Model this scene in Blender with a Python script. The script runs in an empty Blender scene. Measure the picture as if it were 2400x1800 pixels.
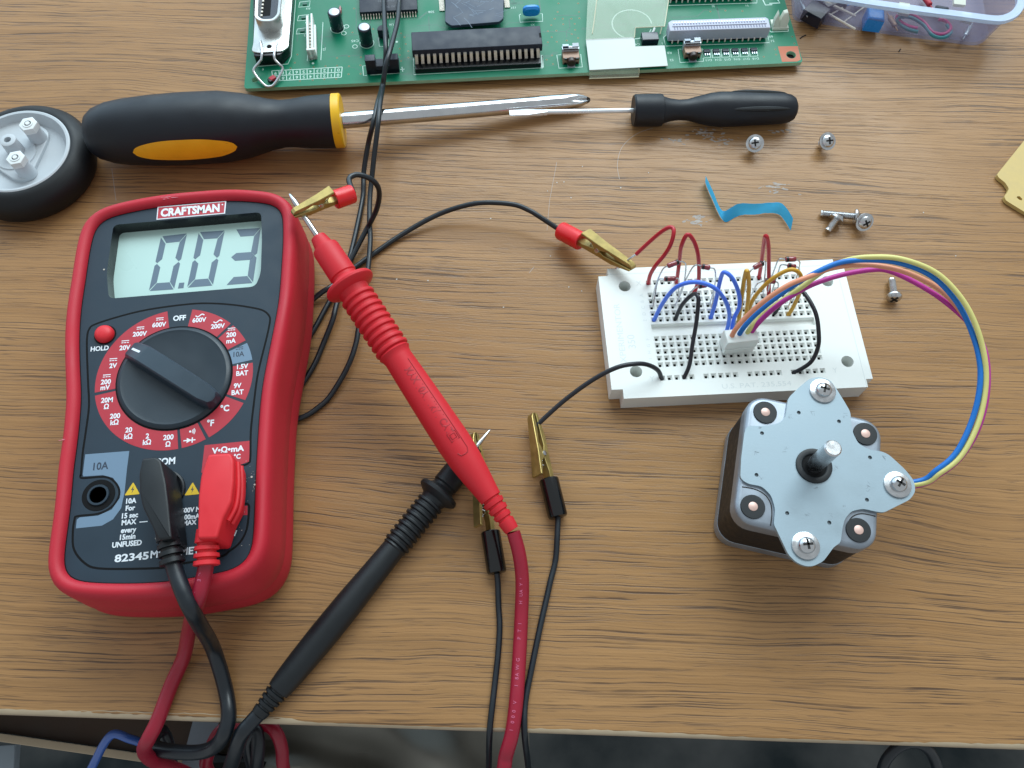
import bpy, bmesh, math, random
from mathutils import Vector as V, Matrix
random.seed(7)
SC = bpy.context.scene
S = 0.001                      # everything below is measured in millimetres
# ------------------------------------------------------------------ camera
H = 266.12                     # lens height above the desk top
CM = Matrix(((0.99941599, 0.03417139, 0.0), (0.03114823, -0.91099711, 0.41123479), (0.01405247, -0.41099463, -0.91152945)))
FOC = 1941.0
cam = bpy.data.cameras.new("camera"); cam.sensor_width = 36; cam.sensor_fit = 'HORIZONTAL'
cam.lens = 36 * FOC / 2400; cam.clip_start = 0.01; cam.clip_end = 50
co = bpy.data.objects.new("camera", cam); SC.collection.objects.link(co)
rm = Matrix([[CM[i][0], -CM[i][1], -CM[i][2]] for i in range(3)]).to_4x4(); rm.translation = V((0, 0, H * S))
co.matrix_world = rm; SC.camera = co
cam.dof.use_dof = False
# ------------------------------------------------------------------ light
W = bpy.data.worlds.new("World"); SC.world = W; W.use_nodes = True
wn = W.node_tree; wl = wn.links
bgn = wn.nodes["Background"]
tc = wn.nodes.new("ShaderNodeTexCoord"); sx = wn.nodes.new("ShaderNodeSeparateXYZ"); wl.new(tc.outputs["Generated"], sx.inputs[0])
wr = wn.nodes.new("ShaderNodeMapRange"); wr.interpolation_type = 'SMOOTHSTEP'; wr.inputs[1].default_value = 0.42; wr.inputs[2].default_value = 0.95; wd = wn.nodes.new("ShaderNodeVectorMath"); wd.operation = 'DOT_PRODUCT'; wl.new(tc.outputs["Generated"], wd.inputs[0]); wd.inputs[1].default_value = (-0.40, 0.90, 0.16); wl.new(wd.outputs["Value"], wr.inputs[0])
wm = wn.nodes.new("ShaderNodeMix"); wm.data_type = 'RGBA'; wl.new(wr.outputs[0], wm.inputs[0])
wm.inputs[6].default_value = (0.50, 0.54, 0.56, 1); wm.inputs[7].default_value = (1.40, 1.85, 2.20, 1)   # dim room, bright window side
wl.new(wm.outputs[2], bgn.inputs[0]); bgn.inputs[1].default_value = 0.94
def area(name, loc, target, sx_, sy_, power, col):
    l = bpy.data.lights.new(name, 'AREA'); l.shape = 'RECTANGLE'; l.size = sx_; l.size_y = sy_; l.energy = power; l.color = col
    o = bpy.data.objects.new(name, l); SC.collection.objects.link(o); o.location = loc
    o.rotation_euler = (V(target) - V(loc)).to_track_quat('-Z', 'Y').to_euler(); return o
area("window_light", (0.25, 1.30, 1.25), (0, 0.12, 0), 1.5, 1.0, 32, (0.84, 0.965, 1.0))
SC.view_settings.view_transform = 'Standard'; SC.view_settings.look = 'None'
SC.view_settings.exposure = 0.0; SC.view_settings.gamma = 1.0; SC.view_settings.use_curve_mapping = False
SC.render.engine = 'CYCLES'

# ------------------------------------------------------------------ helpers
def U(px, py, z=0.0):
    """the point at height z that shows at pixel (px,py) of the 2400x1800 photograph"""
    d = CM @ V(((px - 1200) / FOC, (py - 900) / FOC, 1.0)); k = (z - H) / d.z
    return V((d.x * k, d.y * k, z))
def mmpx(px, py, z):
    d = CM @ V(((px - 1200) / FOC, (py - 900) / FOC, 1.0)); return ((z - H) / d.z) / FOC
def lin(c):
    return tuple(((x / 255) / 12.92 if x / 255 <= 0.04045 else ((x / 255 + 0.055) / 1.055) ** 2.4) for x in c)
MATS = {}
def mat(name, rgb, rough=0.5, metal=0.0, spec=0.5, var=0.0, vs=200.0, bump=0.0, bs=2500.0, alpha=1.0, coat=0.0, sss=0.0, rvar=0.0):
    m = bpy.data.materials.new(name); m.use_nodes = True; nt = m.node_tree; p = nt.nodes["Principled BSDF"]
    c = lin(rgb) + (1,)
    p.inputs["Base Color"].default_value = c; p.inputs["Roughness"].default_value = rough; p.inputs["Metallic"].default_value = metal
    p.inputs["Specular IOR Level"].default_value = spec; p.inputs["Coat Weight"].default_value = coat
    if sss: 
        p.inputs["Subsurface Weight"].default_value = sss; p.inputs["Subsurface Radius"].default_value = (0.002, 0.001, 0.001); p.inputs["Subsurface Scale"].default_value = 1
    if alpha < 1: p.inputs["Alpha"].default_value = alpha
    t = nt.nodes.new("ShaderNodeTexCoord")
    if var:
        n = nt.nodes.new("ShaderNodeTexNoise"); n.inputs["Scale"].default_value = vs; n.inputs["Detail"].default_value = 5
        nt.links.new(t.outputs["Object"], n.inputs["Vector"])
        mr = nt.nodes.new("ShaderNodeMapRange"); mr.inputs[1].default_value = 0.25; mr.inputs[2].default_value = 0.75
        mr.inputs[3].default_value = 1 - var; mr.inputs[4].default_value = 1 + var; nt.links.new(n.outputs[0], mr.inputs[0])
        mx = nt.nodes.new("ShaderNodeMix"); mx.data_type = 'RGBA'; mx.blend_type = 'MULTIPLY'; mx.inputs[0].default_value = 1
        mx.inputs[6].default_value = c; nt.links.new(mr.outputs[0], mx.inputs[7]); nt.links.new(mx.outputs[2], p.inputs["Base Color"])
        r2 = nt.nodes.new("ShaderNodeMapRange"); r2.inputs[1].default_value = 0.25; r2.inputs[2].default_value = 0.75
        r2.inputs[3].default_value = max(0.03, rough - 0.12 - rvar); r2.inputs[4].default_value = min(1, rough + 0.1 + rvar)
        nt.links.new(n.outputs[0], r2.inputs[0]); nt.links.new(r2.outputs[0], p.inputs["Roughness"])
    if bump:
        n = nt.nodes.new("ShaderNodeTexNoise"); n.inputs["Scale"].default_value = bs; n.inputs["Detail"].default_value = 3
        nt.links.new(t.outputs["Object"], n.inputs["Vector"])
        b = nt.nodes.new("ShaderNodeBump"); b.inputs["Strength"].default_value = bump; b.inputs["Distance"].default_value = 0.0003
        nt.links.new(n.outputs[0], b.inputs["Height"]); nt.links.new(b.outputs[0], p.inputs["Normal"])
    MATS[name] = m; return m
def M(n): return MATS[n]

def catmull(P, n=8, closed=False):
    P = [V(p) for p in P]; out = []; N = len(P)
    segs = N if closed else N - 1
    for i in range(segs):
        if closed: a, b, c, d = P[(i - 1) % N], P[i], P[(i + 1) % N], P[(i + 2) % N]
        else: a, b, c, d = P[max(i - 1, 0)], P[i], P[i + 1], P[min(i + 2, N - 1)]
        for k in range(n):
            t = k / n
            out.append(0.5 * ((2 * b) + (c - a) * t + (2 * a - 5 * b + 4 * c - d) * t * t + (3 * b - a - 3 * c + d) * t ** 3))
    if not closed: out.append(P[-1])
    return out
def offset(poly, d):
    """move a counter-clockwise outline outwards by d"""
    n = len(poly); out = []
    for i in range(n):
        a, b, c = poly[i - 1], poly[i], poly[(i + 1) % n]
        e1 = V((b[0] - a[0], b[1] - a[1])); e2 = V((c[0] - b[0], c[1] - b[1]))
        if e1.length < 1e-6 or e2.length < 1e-6: out.append(V((b[0], b[1]))); continue
        e1.normalize(); e2.normalize()
        n1 = V((e1.y, -e1.x)); n2 = V((e2.y, -e2.x)); m = n1 + n2
        k = m.length
        if k < 1e-4: m = n1; k = 1
        m = m / k; q = d / max(0.35, m.dot(n1))
        out.append(V((b[0], b[1])) + m * q)
    return out
def ccw(poly):
    a = sum(poly[i - 1][0] * poly[i][1] - poly[i][0] * poly[i - 1][1] for i in range(len(poly)))
    return poly if a > 0 else poly[::-1]
def circle(c, r, n=32): return [V((c[0] + r * math.cos(2 * math.pi * i / n), c[1] + r * math.sin(2 * math.pi * i / n))) for i in range(n)]
def rrect(c, w, h, r, ang=0.0, n=4):
    out = []
    for sx_, sy_, a0 in ((1, 1, 0), (-1, 1, 90), (-1, -1, 180), (1, -1, 270)):
        for k in range(n + 1):
            a = math.radians(a0 + 90 * k / n); out.append((sx_ * (w / 2 - r) + r * math.cos(a), sy_ * (h / 2 - r) + r * math.sin(a)))
    ca, sa = math.cos(ang), math.sin(ang)
    return [V((c[0] + x * ca - y * sa, c[1] + x * sa + y * ca)) for x, y in out]
def rounded(poly, r, n=4):
    """round the corners of an outline"""
    out = []; N = len(poly)
    for i in range(N):
        a, b, c = V(poly[i - 1][:2]), V(poly[i][:2]), V(poly[(i + 1) % N][:2])
        d1 = (a - b); d2 = (c - b); q = min(r, d1.length * .45, d2.length * .45)
        p, s = b + d1.normalized() * q, b + d2.normalized() * q
        for k in range(n + 1):
            t = k / n; out.append(p * (1 - t) ** 2 + b * 2 * t * (1 - t) + s * t * t)
    return out

class MB:
    def __init__(s): s.v = []; s.f = []; s.m = []
    def add(s, vs, fs, mi=0):
        b = len(s.v); s.v += [V(x) for x in vs]; s.f += [tuple(b + i for i in f) for f in fs]; s.m += [mi] * len(fs); return s
    def loops(s, L, mi=0, cap0=True, cap1=True):
        n = len(L[0]); vs = [p for l in L for p in l]; fs = []
        for k in range(len(L) - 1):
            for i in range(n):
                j = (i + 1) % n; fs.append((k * n + i, k * n + j, (k + 1) * n + j, (k + 1) * n + i))
        if cap0: fs.append(tuple(range(n))[::-1])
        if cap1: fs.append(tuple((len(L) - 1) * n + i for i in range(n)))
        return s.add(vs, fs, mi)
    def prism(s, poly, z0, z1, r=0.0, mi=0, n=3, rb=0.0):
        poly = ccw([V((p[0], p[1])) for p in poly]); L = []
        def at(o, z): return [V((p.x, p.y, z)) for p in (offset(poly, o) if o else poly)]
        if rb: L.append(at(-rb, z0)); L.append(at(-rb * .3, z0 + rb * .3)); L.append(at(0, z0 + rb))
        else: L.append(at(0, z0))
        if r:
            for k in range(n + 1):
                a = math.pi / 2 * k / n; L.append(at(-r * (1 - math.cos(a)), z1 - r + r * math.sin(a)))
        else: L.append(at(0, z1))
        return s.loops(L, mi)
    def box(s, c, w, d, z0, z1, ang=0.0, r=0.0, mi=0, cr=0.0):
        if cr: return s.prism(rrect(c, w, d, cr, ang), z0, z1, r, mi)
        ca, sa = math.cos(ang), math.sin(ang)
        return s.prism([V((c[0] + x * ca - y * sa, c[1] + x * sa + y * ca)) for x, y in ((-w / 2, -d / 2), (w / 2, -d / 2), (w / 2, d / 2), (-w / 2, d / 2))], z0, z1, r, mi)
    def obox(s, c, ax, size, mi=0):
        a, b, d = [V(q).normalized() * (w / 2) for q, w in zip(ax, size)]; c = V(c)
        vs = [c + a * i + b * j + d * k for k in (-1, 1) for j in (-1, 1) for i in (-1, 1)]
        return s.add(vs, [(0, 2, 3, 1), (4, 5, 7, 6), (0, 1, 5, 4), (2, 6, 7, 3), (0, 4, 6, 2), (1, 3, 7, 5)], mi)
    def eprism(s, poly, c, ux, uy, uz, h, mi=0, r=0.0):
        """outline in the plane (ux,uy) extruded by +-h/2 along uz"""
        c = V(c); ux = V(ux).normalized(); uy = V(uy).normalized(); uz = V(uz).normalized(); poly = ccw([V(p) for p in poly]); L = []
        lev = [(-h / 2, 0), (h / 2, 0)] if not r else [(-h / 2, -r), (-h / 2 + r, 0), (h / 2 - r, 0), (h / 2, -r)]
        for z, o in lev: L.append([c + ux * p.x + uy * p.y + uz * z for p in (offset(poly, o) if o else poly)])
        return s.loops(L, mi)
    def sweep(s, pts, rad, seg=10, mi=0, flat=None, caps=True):
        n = len(pts); pts = [V(p) for p in pts]
        if not hasattr(rad, '__len__'): rad = [rad] * n
        t0 = (pts[1] - pts[0]).normalized(); u = t0.orthogonal().normalized()
        if abs(t0.z) < .95: u = V((0, 0, 1)) - t0 * t0.z; u.normalize()
        L = []
        for i in range(n):
            t = (pts[min(i + 1, n - 1)] - pts[max(i - 1, 0)]).normalized()
            u = (u - t * u.dot(t)).normalized(); w = t.cross(u)
            L.append([pts[i] + (u * math.cos(2 * math.pi * k / seg) * (flat or 1) + w * math.sin(2 * math.pi * k / seg)) * rad[i] for k in range(seg)])
        return s.loops(L, mi, caps, caps)
    def tube(s, pts, r, seg=10, n=8, mi=0): return s.sweep(catmull(pts, n), r, seg, mi)
    def lathe(s, p0, d, prof, seg=32, mi=0, up=None, cap=True):
        p0 = V(p0); d = V(d).normalized(); u = (V(up) if up else d.orthogonal()); u = (u - d * u.dot(d)).normalized(); w = d.cross(u)
        L = [[p0 + d * t + (u * math.cos(2 * math.pi * k / seg) + w * math.sin(2 * math.pi * k / seg)) * max(r, 1e-3) for k in range(seg)] for t, r in prof]
        return s.loops(L, mi, cap, cap)
    def flat(s, poly, z, mi=0, t=0.06):
        return s.prism(poly, z - 0.02, z + t, 0, mi)
    def ribbon(s, pts, w, z, mi=0, t=0.05, closed=False):
        """a line of width w drawn on the plane z"""
        P = [V((p[0], p[1])) for p in pts]; n = len(P); A = []; B = []
        for i in range(n):
            if closed: d = P[(i + 1) % n] - P[i - 1]
            else: d = P[min(i + 1, n - 1)] - P[max(i - 1, 0)]
            d = d.normalized(); q = V((-d.y, d.x)) * w / 2; A.append(P[i] + q); B.append(P[i] - q)
        L = []
        for i in range(n):
            L.append([V((A[i].x, A[i].y, z + t)), V((B[i].x, B[i].y, z + t)), V((B[i].x, B[i].y, z - .02)), V((A[i].x, A[i].y, z - .02))])
        if closed: L.append(L[0])
        return s.loops(L, mi, not closed, not closed)
    def holed(s, outer, holes, z, mi=0):
        bm = bmesh.new(); es = []
        for lp in [outer] + holes:
            vs = [bm.verts.new((p[0], p[1], z)) for p in lp]
            for i in range(len(vs)): es.append(bm.edges.new((vs[i - 1], vs[i])))
        bmesh.ops.triangle_fill(bm, use_beauty=True, use_dissolve=False, edges=es)
        bm.verts.index_update(); s.add([v.co.copy() for v in bm.verts], [tuple(v.index for v in f.verts) for f in bm.faces], mi); bm.free(); return s
    def text(s, string, c, ux, uy, h, mi=0, w=None, bold=0.0, align='CENTER', t=0.05, fn=None, shear=0.0, sq=1.0):
        me = text_mesh(string, bold); xs = [v[0] for v in me[0]]; ys = [v[1] for v in me[0]]
        k = h / CAP; x0, x1 = min(xs), max(xs); kx = k * sq if not w else w / (x1 - x0)
        sh = {'CENTER': (x0 + x1) / 2, 'LEFT': x0, 'RIGHT': x1}[align]
        ux = V(ux).normalized(); uy = V(uy).normalized(); uz = ux.cross(uy).normalized(); c = V(c)
        yc = CAP / 2
        def P(x, y, z):
            a = (x - sh) * kx + shear * (y - yc) * k; b = (y - yc) * k
            return fn(a, b, z) if fn else c + ux * a + uy * b + uz * z
        n = len(me[0])
        vs = [P(v[0], v[1], t) for v in me[0]]
        return s.add(vs, me[1], mi)
    def build(s, name, mats, parent=None, sharp=40, fix=True, origin=None):
        if not isinstance(mats, (list, tuple)): mats = [mats]
        me = bpy.data.meshes.new(name)
        o0 = V(origin) if origin is not None else (V(parent["_o"]) if parent else V((0, 0, 0)))
        if parent is not None: o0 = V(parent["_o"])
        me.from_pydata([(v - o0) * S for v in s.v], [], s.f)
        for m in mats: me.materials.append(M(m) if isinstance(m, str) else m)
        me.polygons.foreach_set("material_index", s.m)
        if fix:
            bm = bmesh.new(); bm.from_mesh(me); bmesh.ops.recalc_face_normals(bm, faces=bm.faces); bm.to_mesh(me); bm.free()
        me.polygons.foreach_set("use_smooth", [True] * len(me.polygons)); me.update()
        me.set_sharp_from_angle(angle=math.radians(sharp))
        o = bpy.data.objects.new(name, me); SC.collection.objects.link(o)
        if parent is not None: o.parent = parent
        else: o.location = o0 * S
        o["_o"] = list(o0); return o
_tc = {}
def text_mesh(string, bold):
    key = (string, bold)
    if key in _tc: return _tc[key]
    cu = bpy.data.curves.new("t", 'FONT'); cu.body = string; cu.size = 1; cu.offset = bold; cu.resolution_u = 3; cu.fill_mode = 'FRONT'
    ob = bpy.data.objects.new("t", cu); SC.collection.objects.link(ob)
    dg = bpy.context.evaluated_depsgraph_get(); me = bpy.data.meshes.new_from_object(ob.evaluated_get(dg))
    r = ([tuple(v.co) for v in me.vertices], [tuple(p.vertices) for p in me.polygons])
    bpy.data.objects.remove(ob); bpy.data.curves.remove(cu); bpy.data.meshes.remove(me)
    _tc[key] = r; return r
CAP = max(v[1] for v in text_mesh("H", 0.0)[0])

def tag(o, label=None, cat=None, group=None, kind=None):
    if label: o["label"] = label
    if cat: o["category"] = cat
    if group: o["group"] = group
    if kind: o["kind"] = kind
    return o
def thing(name, label, cat, base, group=None):
    o = bpy.data.objects.new(name, None); SC.collection.objects.link(o); o.location = V(base) * S; o.empty_display_size = 0.01
    o["_o"] = list(V(base)); return tag(o, label, cat, group)
def UP(pts, z): return [U(x, y, z) for x, y in pts]
def U3(pts): return [U(*p) for p in pts]
def frame(a, b):
    d = (b - a); d.z = 0; d.normalize(); return d, V((-d.y, d.x, 0))
def fbox(mb, pl, pr, zb, depth, z0, z1, r=0.0, mi=0, inset=0.0):
    """box whose front foot runs between two pixels at height zb"""
    a, b = U(pl[0], pl[1], zb), U(pr[0], pr[1], zb); d, q = frame(a, b); a = a + d * inset; b = b - d * inset
    return mb.prism([a, b, b + q * depth, a + q * depth], z0, z1, r, mi)

# ------------------------------------------------------------------ materials
mat("red_rubber", (186, 30, 48), 0.60, var=0.05, vs=60, bump=0.10, bs=2600, spec=0.45)
mat("red_probe", (204, 32, 44), 0.56, var=0.04, vs=60, bump=0.04, spec=0.45)
mat("red_emboss", (164, 20, 34), 0.5)
mat("red_cable", (150, 20, 46), 0.42, var=0.06, vs=90, spec=0.5)
mat("cable_ink", (206, 104, 136), 0.5)
mat("red_plug", (214, 38, 48), 0.52, var=0.03, spec=0.45)
mat("red_print", (176, 42, 56), 0.5, var=0.03)
mat("dark_panel", (30, 47, 60), 0.55, var=0.08, vs=140, bump=0.10, bs=5200, spec=0.42)
mat("dark_knob", (24, 38, 48), 0.40, var=0.10, vs=120, bump=0.06, bs=3000, spec=0.5)
mat("knob_tip", (70, 88, 100), 0.45, spec=0.5)
mat("black_gap", (8, 9, 11), 0.7, spec=0.2)
mat("black_rubber", (10, 17, 22), 0.50, var=0.15, vs=90, bump=0.05, spec=0.5)
mat("black_cable", (16, 25, 33), 0.38, var=0.15, vs=120, spec=0.55)
mat("black_plastic", (11, 14, 20), 0.30, var=0.1, vs=200, spec=0.5)
mat("print_white", (226, 232, 238), 0.5)
mat("print_dark", (44, 56, 72), 0.5)
mat("print_grey", (106, 130, 152), 0.5)
mat("print_yellow", (214, 178, 34), 0.5)
mat("lcd_glass", (184, 212, 206), 0.30, var=0.02, vs=40, spec=0.4)
mat("lcd_segment", (94, 112, 128), 0.35)
mat("chrome", (205, 206, 208), 0.16, metal=1.0, var=0.10, vs=140)
mat("steel", (204, 205, 207), 0.28, metal=1.0, var=0.15, vs=400)
mat("zinc_plate", (150, 166, 175), 0.50, metal=0.5, var=0.08, vs=120, bump=0.05, bs=1800)
mat("cap_metal", (146, 154, 164), 0.42, metal=0.6, var=0.14, vs=160)
mat("laminations", (30, 27, 26), 0.55, var=0.2, vs=500, spec=0.35)
mat("brass", (172, 150, 92), 0.40, metal=0.8, var=0.22, vs=260)
mat("copper", (218, 182, 170), 0.45, metal=0.25, var=0.1)
mat("board_white", (230, 233, 229), 0.45, var=0.025, vs=60, bump=0.04, spec=0.4)
mat("board_hole", (24, 26, 26), 0.8, spec=0.1)
mat("board_emboss", (212, 218, 216), 0.5)
mat("wire_red", (182, 28, 44), 0.36); mat("wire_blue", (76, 124, 240), 0.36); mat("wire_black", (26, 26, 34), 0.36); mat("wire_yellow", (208, 158, 46), 0.38)
mat("lead_salmon", (228, 152, 118), 0.42, var=0.03); mat("lead_blue", (16, 112, 196), 0.42, var=0.03); mat("lead_yellow", (216, 208, 128), 0.42, var=0.03); mat("lead_magenta", (184, 50, 146), 0.45, var=0.03)
mat("nylon_white", (226, 230, 226), 0.4, sss=0.2)
mat("diode_glass", (136, 40, 48), 0.08, spec=0.7, coat=0.5)
mat("diode_band", (14, 14, 16), 0.3)
mat("pcb_green", (0, 116, 84), 0.40, var=0.10, vs=70, spec=0.3)
mat("pcb_edge", (150, 190, 160), 0.5, var=0.1)
mat("trace_green", (0, 92, 72), 0.4)
mat("silk", (196, 226, 214), 0.5)
mat("chip_black", (26, 34, 50), 0.50, var=0.12, vs=160, bump=0.1, bs=4000, spec=0.4)
mat("sink_slate", (62, 74, 92), 0.55, var=0.22, vs=130, bump=0.1)
mat("pin_metal", (232, 224, 210), 0.42, metal=0.2, var=0.12)
mat("cap_sleeve", (28, 34, 50), 0.22, spec=0.6)
mat("shell_nickel", (196, 198, 196), 0.32, metal=0.75, var=0.18, vs=130)
mat("ivory", (214, 218, 204), 0.5, var=0.03)
mat("lavender", (180, 184, 200), 0.5, var=0.03)
mat("cap_blue", (34, 140, 222), 0.30, var=0.05)
mat("button_brown", (52, 34, 28), 0.4); mat("button_tan", (160, 128, 108), 0.45, metal=0.1)
mat("bracket_white", (196, 206, 216), 0.3, metal=0.5)
mat("film", (206, 222, 200), 0.25, alpha=0.24); mat("film_white", (204, 211, 208), 0.5, var=0.03, vs=50)
mat("film_edge", (226, 224, 196), 0.4, alpha=0.8)
mat("via_copper", (120, 112, 74), 0.4, metal=0.3)
mat("tub", (148, 148, 176), 0.40, spec=0.3, alpha=0.40, var=0.05, vs=30); mat("tub_rim", (190, 212, 238), 0.3, alpha=0.62)
mat("wheel_plastic", (186, 192, 197), 0.48, var=0.03, bump=0.04); mat("nut_white", (220, 224, 224), 0.45)
mat("tyre", (12, 15, 19), 0.55, var=0.2, vs=80, bump=0.1, bs=1500, spec=0.4)
mat("handle_black", (11, 18, 28), 0.50, var=0.18, vs=90, bump=0.1, bs=3500, spec=0.45)
mat("tape_blue", (44, 172, 240), 0.45, var=0.08, vs=260, bump=0.3, bs=900)
mat("tan_board", (198, 172, 108), 0.5, var=0.06, vs=300)
mat("fleck", (190, 182, 172), 0.6, var=0.1); mat("residue", (214, 204, 196), 0.95, spec=0.05, alpha=0.50, var=0.1, vs=700)
mat("paper", (150, 162, 172), 0.7, var=0.08, vs=60); mat("cable_blue_sheen", (52, 92, 170), 0.25, spec=0.8)  # the last cable is black; its blue reflection is put into the base colour
mat("cloth", (128, 126, 118), 0.8, var=0.25, vs=18, spec=0.2)
mat("drawer_wood", (70, 50, 34), 0.5, var=0.2, vs=60); mat("edge_pale", (178, 160, 134), 0.6, var=0.06, vs=200)
mat("edge_band", (140, 118, 106), 0.5, var=0.08, vs=80); mat("yellow_grip", (238, 184, 26), 0.42, var=0.07, vs=160)
mat("dirt", (70, 60, 30), 0.6)

def yellow_dirty():
    m = MATS["yellow_grip"]; nt = m.node_tree; p = nt.nodes["Principled BSDF"]; t = nt.nodes.new("ShaderNodeTexCoord")
    n = nt.nodes.new("ShaderNodeTexNoise"); n.inputs["Scale"].default_value = 120; n.inputs["Detail"].default_value = 8; n.inputs["Roughness"].default_value = .7
    mp = nt.nodes.new("ShaderNodeMapping"); mp.inputs["Scale"].default_value = (.6, 1.2, 1); nt.links.new(t.outputs["Object"], mp.inputs[0]); nt.links.new(mp.outputs[0], n.inputs["Vector"])
    r = nt.nodes.new("ShaderNodeMapRange"); r.inputs[1].default_value = .60; r.inputs[2].default_value = .72; r.inputs[4].default_value = .75; nt.links.new(n.outputs[0], r.inputs[0])
    mx = nt.nodes.new("ShaderNodeMix"); mx.data_type = 'RGBA'; nt.links.new(r.outputs[0], mx.inputs[0])
    src = p.inputs["Base Color"].links[0].from_socket; nt.links.new(src, mx.inputs[6]); mx.inputs[7].default_value = lin((92, 72, 24)) + (1,)
    nt.links.new(mx.outputs[2], p.inputs["Base Color"])
yellow_dirty()

def wood():
    m = bpy.data.materials.new("oak_laminate"); m.use_nodes = True; nt = m.node_tree; p = nt.nodes["Principled BSDF"]; L = nt.links.new; N = nt.nodes.new
    t = N("ShaderNodeTexCoord")
    base = N("ShaderNodeMapping"); base.inputs["Scale"].default_value = (1000, 1000, 0); L(t.outputs["Object"], base.inputs[0])
    def noise(vec, sx_, sy_, det=3, rough=.5, loc=(0, 0, 0), dist=0):
        mp = N("ShaderNodeMapping"); mp.inputs["Scale"].default_value = (sx_, sy_, 1); mp.inputs["Location"].default_value = loc; L(vec, mp.inputs[0])
        n = N("ShaderNodeTexNoise"); n.inputs["Scale"].default_value = 1; n.inputs["Detail"].default_value = det; n.inputs["Roughness"].default_value = rough; n.inputs["Distortion"].default_value = dist
        L(mp.outputs[0], n.inputs["Vector"]); return n.outputs[0]
    def mr(v, a, b, c=0., d=1.):
        r = N("ShaderNodeMapRange"); r.interpolation_type = 'SMOOTHSTEP'; r.inputs[1].default_value = a; r.inputs[2].default_value = b; r.inputs[3].default_value = c; r.inputs[4].default_value = d; L(v, r.inputs[0]); return r.outputs[0]
    def ma(op, a, b):
        q = N("ShaderNodeMath"); q.operation = op
        for i, x in enumerate((a, b)):
            if hasattr(x, 'is_linked'): L(x, q.inputs[i])
            else: q.inputs[i].default_value = x
        return q.outputs[0]
    # warp the grain a little
    w1 = noise(base.outputs[0], 1 / 150, 1 / 90, 2); w2 = noise(base.outputs[0], 1 / 24, 1 / 14, 2, loc=(7, 3, 0))
    sep = N("ShaderNodeSeparateXYZ"); L(base.outputs[0], sep.inputs[0])
    y = ma('ADD', sep.outputs[1], ma('MULTIPLY', ma('SUBTRACT', w1, .5), 11.0)); y = ma('ADD', y, ma('MULTIPLY', ma('SUBTRACT', w2, .5), 1.9))
    # three places where the figure swells round a heart
    for cx, cy, rx, ry, amp in ((165, 72, 50, 32, 7.0), (-78, 70, 44, 26, -5.0), (120, 262, 60, 28, 5.0), (-175, 255, 55, 28, -5.0)):
        mp = N("ShaderNodeMapping"); mp.inputs["Location"].default_value = (-cx / rx, -cy / ry, 0); mp.inputs["Scale"].default_value = (1 / rx, 1 / ry, 0); L(base.outputs[0], mp.inputs[0])
        ln = N("ShaderNodeVectorMath"); ln.operation = 'LENGTH'; L(mp.outputs[0], ln.inputs[0]); y = ma('ADD', y, mr(ln.outputs["Value"], 0.0, 1.3, amp, 0.0))
    cb = N("ShaderNodeCombineXYZ"); L(sep.outputs[0], cb.inputs[0]); L(y, cb.inputs[1]); vec = cb.outputs[0]
    tone = noise(vec, 1 / 150, 1 / 11, 4, .6); fine = noise(vec, 1 / 60, 1 / .55, 3, .6, (3, 9, 0))
    pore_a = mr(noise(vec, 1 / 11, 1 / .50, 2, .5, (11, 5, 0)), .58, .70)
    line = mr(noise(vec, 1 / 80, 1 / .60, 1.0, .5, (1, 35, 0)), .575, .665)
    line2 = mr(noise(vec, 1 / 60, 1 / .85, 1.0, .5, (71, 3, 0)), .60, .69)
    brk = mr(noise(vec, 1 / 14, 1 / 1.2, 2, .6, (51, 7, 0)), .28, .56, .12, 1.0)
    dens = mr(noise(vec, 1 / 70, 1 / 16, 3, .55, (21, 2, 0)), .36, .60)
    dens2 = mr(noise(vec, 1 / 70, 1 / 18, 3, .55, (4, 12, 0)), .34, .56)
    pore = ma('MAXIMUM', ma('MULTIPLY', pore_a, ma('ADD', ma('MULTIPLY', dens, .35), .25)), ma('MULTIPLY', ma('MULTIPLY', ma('MAXIMUM', line, line2), brk), ma('ADD', ma('MULTIPLY', dens2, .60), .40)))
    # broad darker figure
    fig = mr(noise(vec, 1 / 48, 1 / 26, 3, .6, (31, 17, 0), 1.2), .60, .74)
    r = N("ShaderNodeValToRGB"); L(tone, r.inputs[0]); e = r.color_ramp.elements
    e[0].position = .25; e[0].color = (0.312, 0.162, 0.063, 1); e[1].position = .72; e[1].color = (0.392, 0.213, 0.088, 1)
    x1 = N("ShaderNodeMix"); x1.data_type = 'RGBA'; x1.blend_type = 'MULTIPLY'; x1.inputs[0].default_value = 1; L(r.outputs[0], x1.inputs[6]); L(mr(fine, .3, .7, .84, 1.10), x1.inputs[7])
    x2 = N("ShaderNodeMix"); x2.data_type = 'RGBA'; L(ma('MULTIPLY', fig, .16), x2.inputs[0]); L(x1.outputs[2], x2.inputs[6]); x2.inputs[7].default_value = (0.17, 0.085, 0.038, 1)
    x3 = N("ShaderNodeMix"); x3.data_type = 'RGBA'; L(ma('MULTIPLY', pore, .86), x3.inputs[0]); L(x2.outputs[2], x3.inputs[6]); x3.inputs[7].default_value = (0.068, 0.039, 0.027, 1)
    L(x3.outputs[2], p.inputs["Base Color"])
    smudge = noise(base.outputs[0], 1 / 40, 1 / 40, 5, .6, (5, 5, 0))
    L(mr(smudge, .3, .7, .30, .42), p.inputs["Roughness"]); p.inputs["Specular IOR Level"].default_value = 0.36
    b = N("ShaderNodeBump"); b.inputs["Strength"].default_value = .30; b.inputs["Distance"].default_value = .00025
    hgt = ma('ADD', ma('MULTIPLY', pore, -1.0), ma('MULTIPLY', noise(base.outputs[0], .9, 1.3, 2), .5)); L(hgt, b.inputs["Height"]); L(b.outputs[0], p.inputs["Normal"])
    MATS["oak"] = m
wood()
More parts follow.
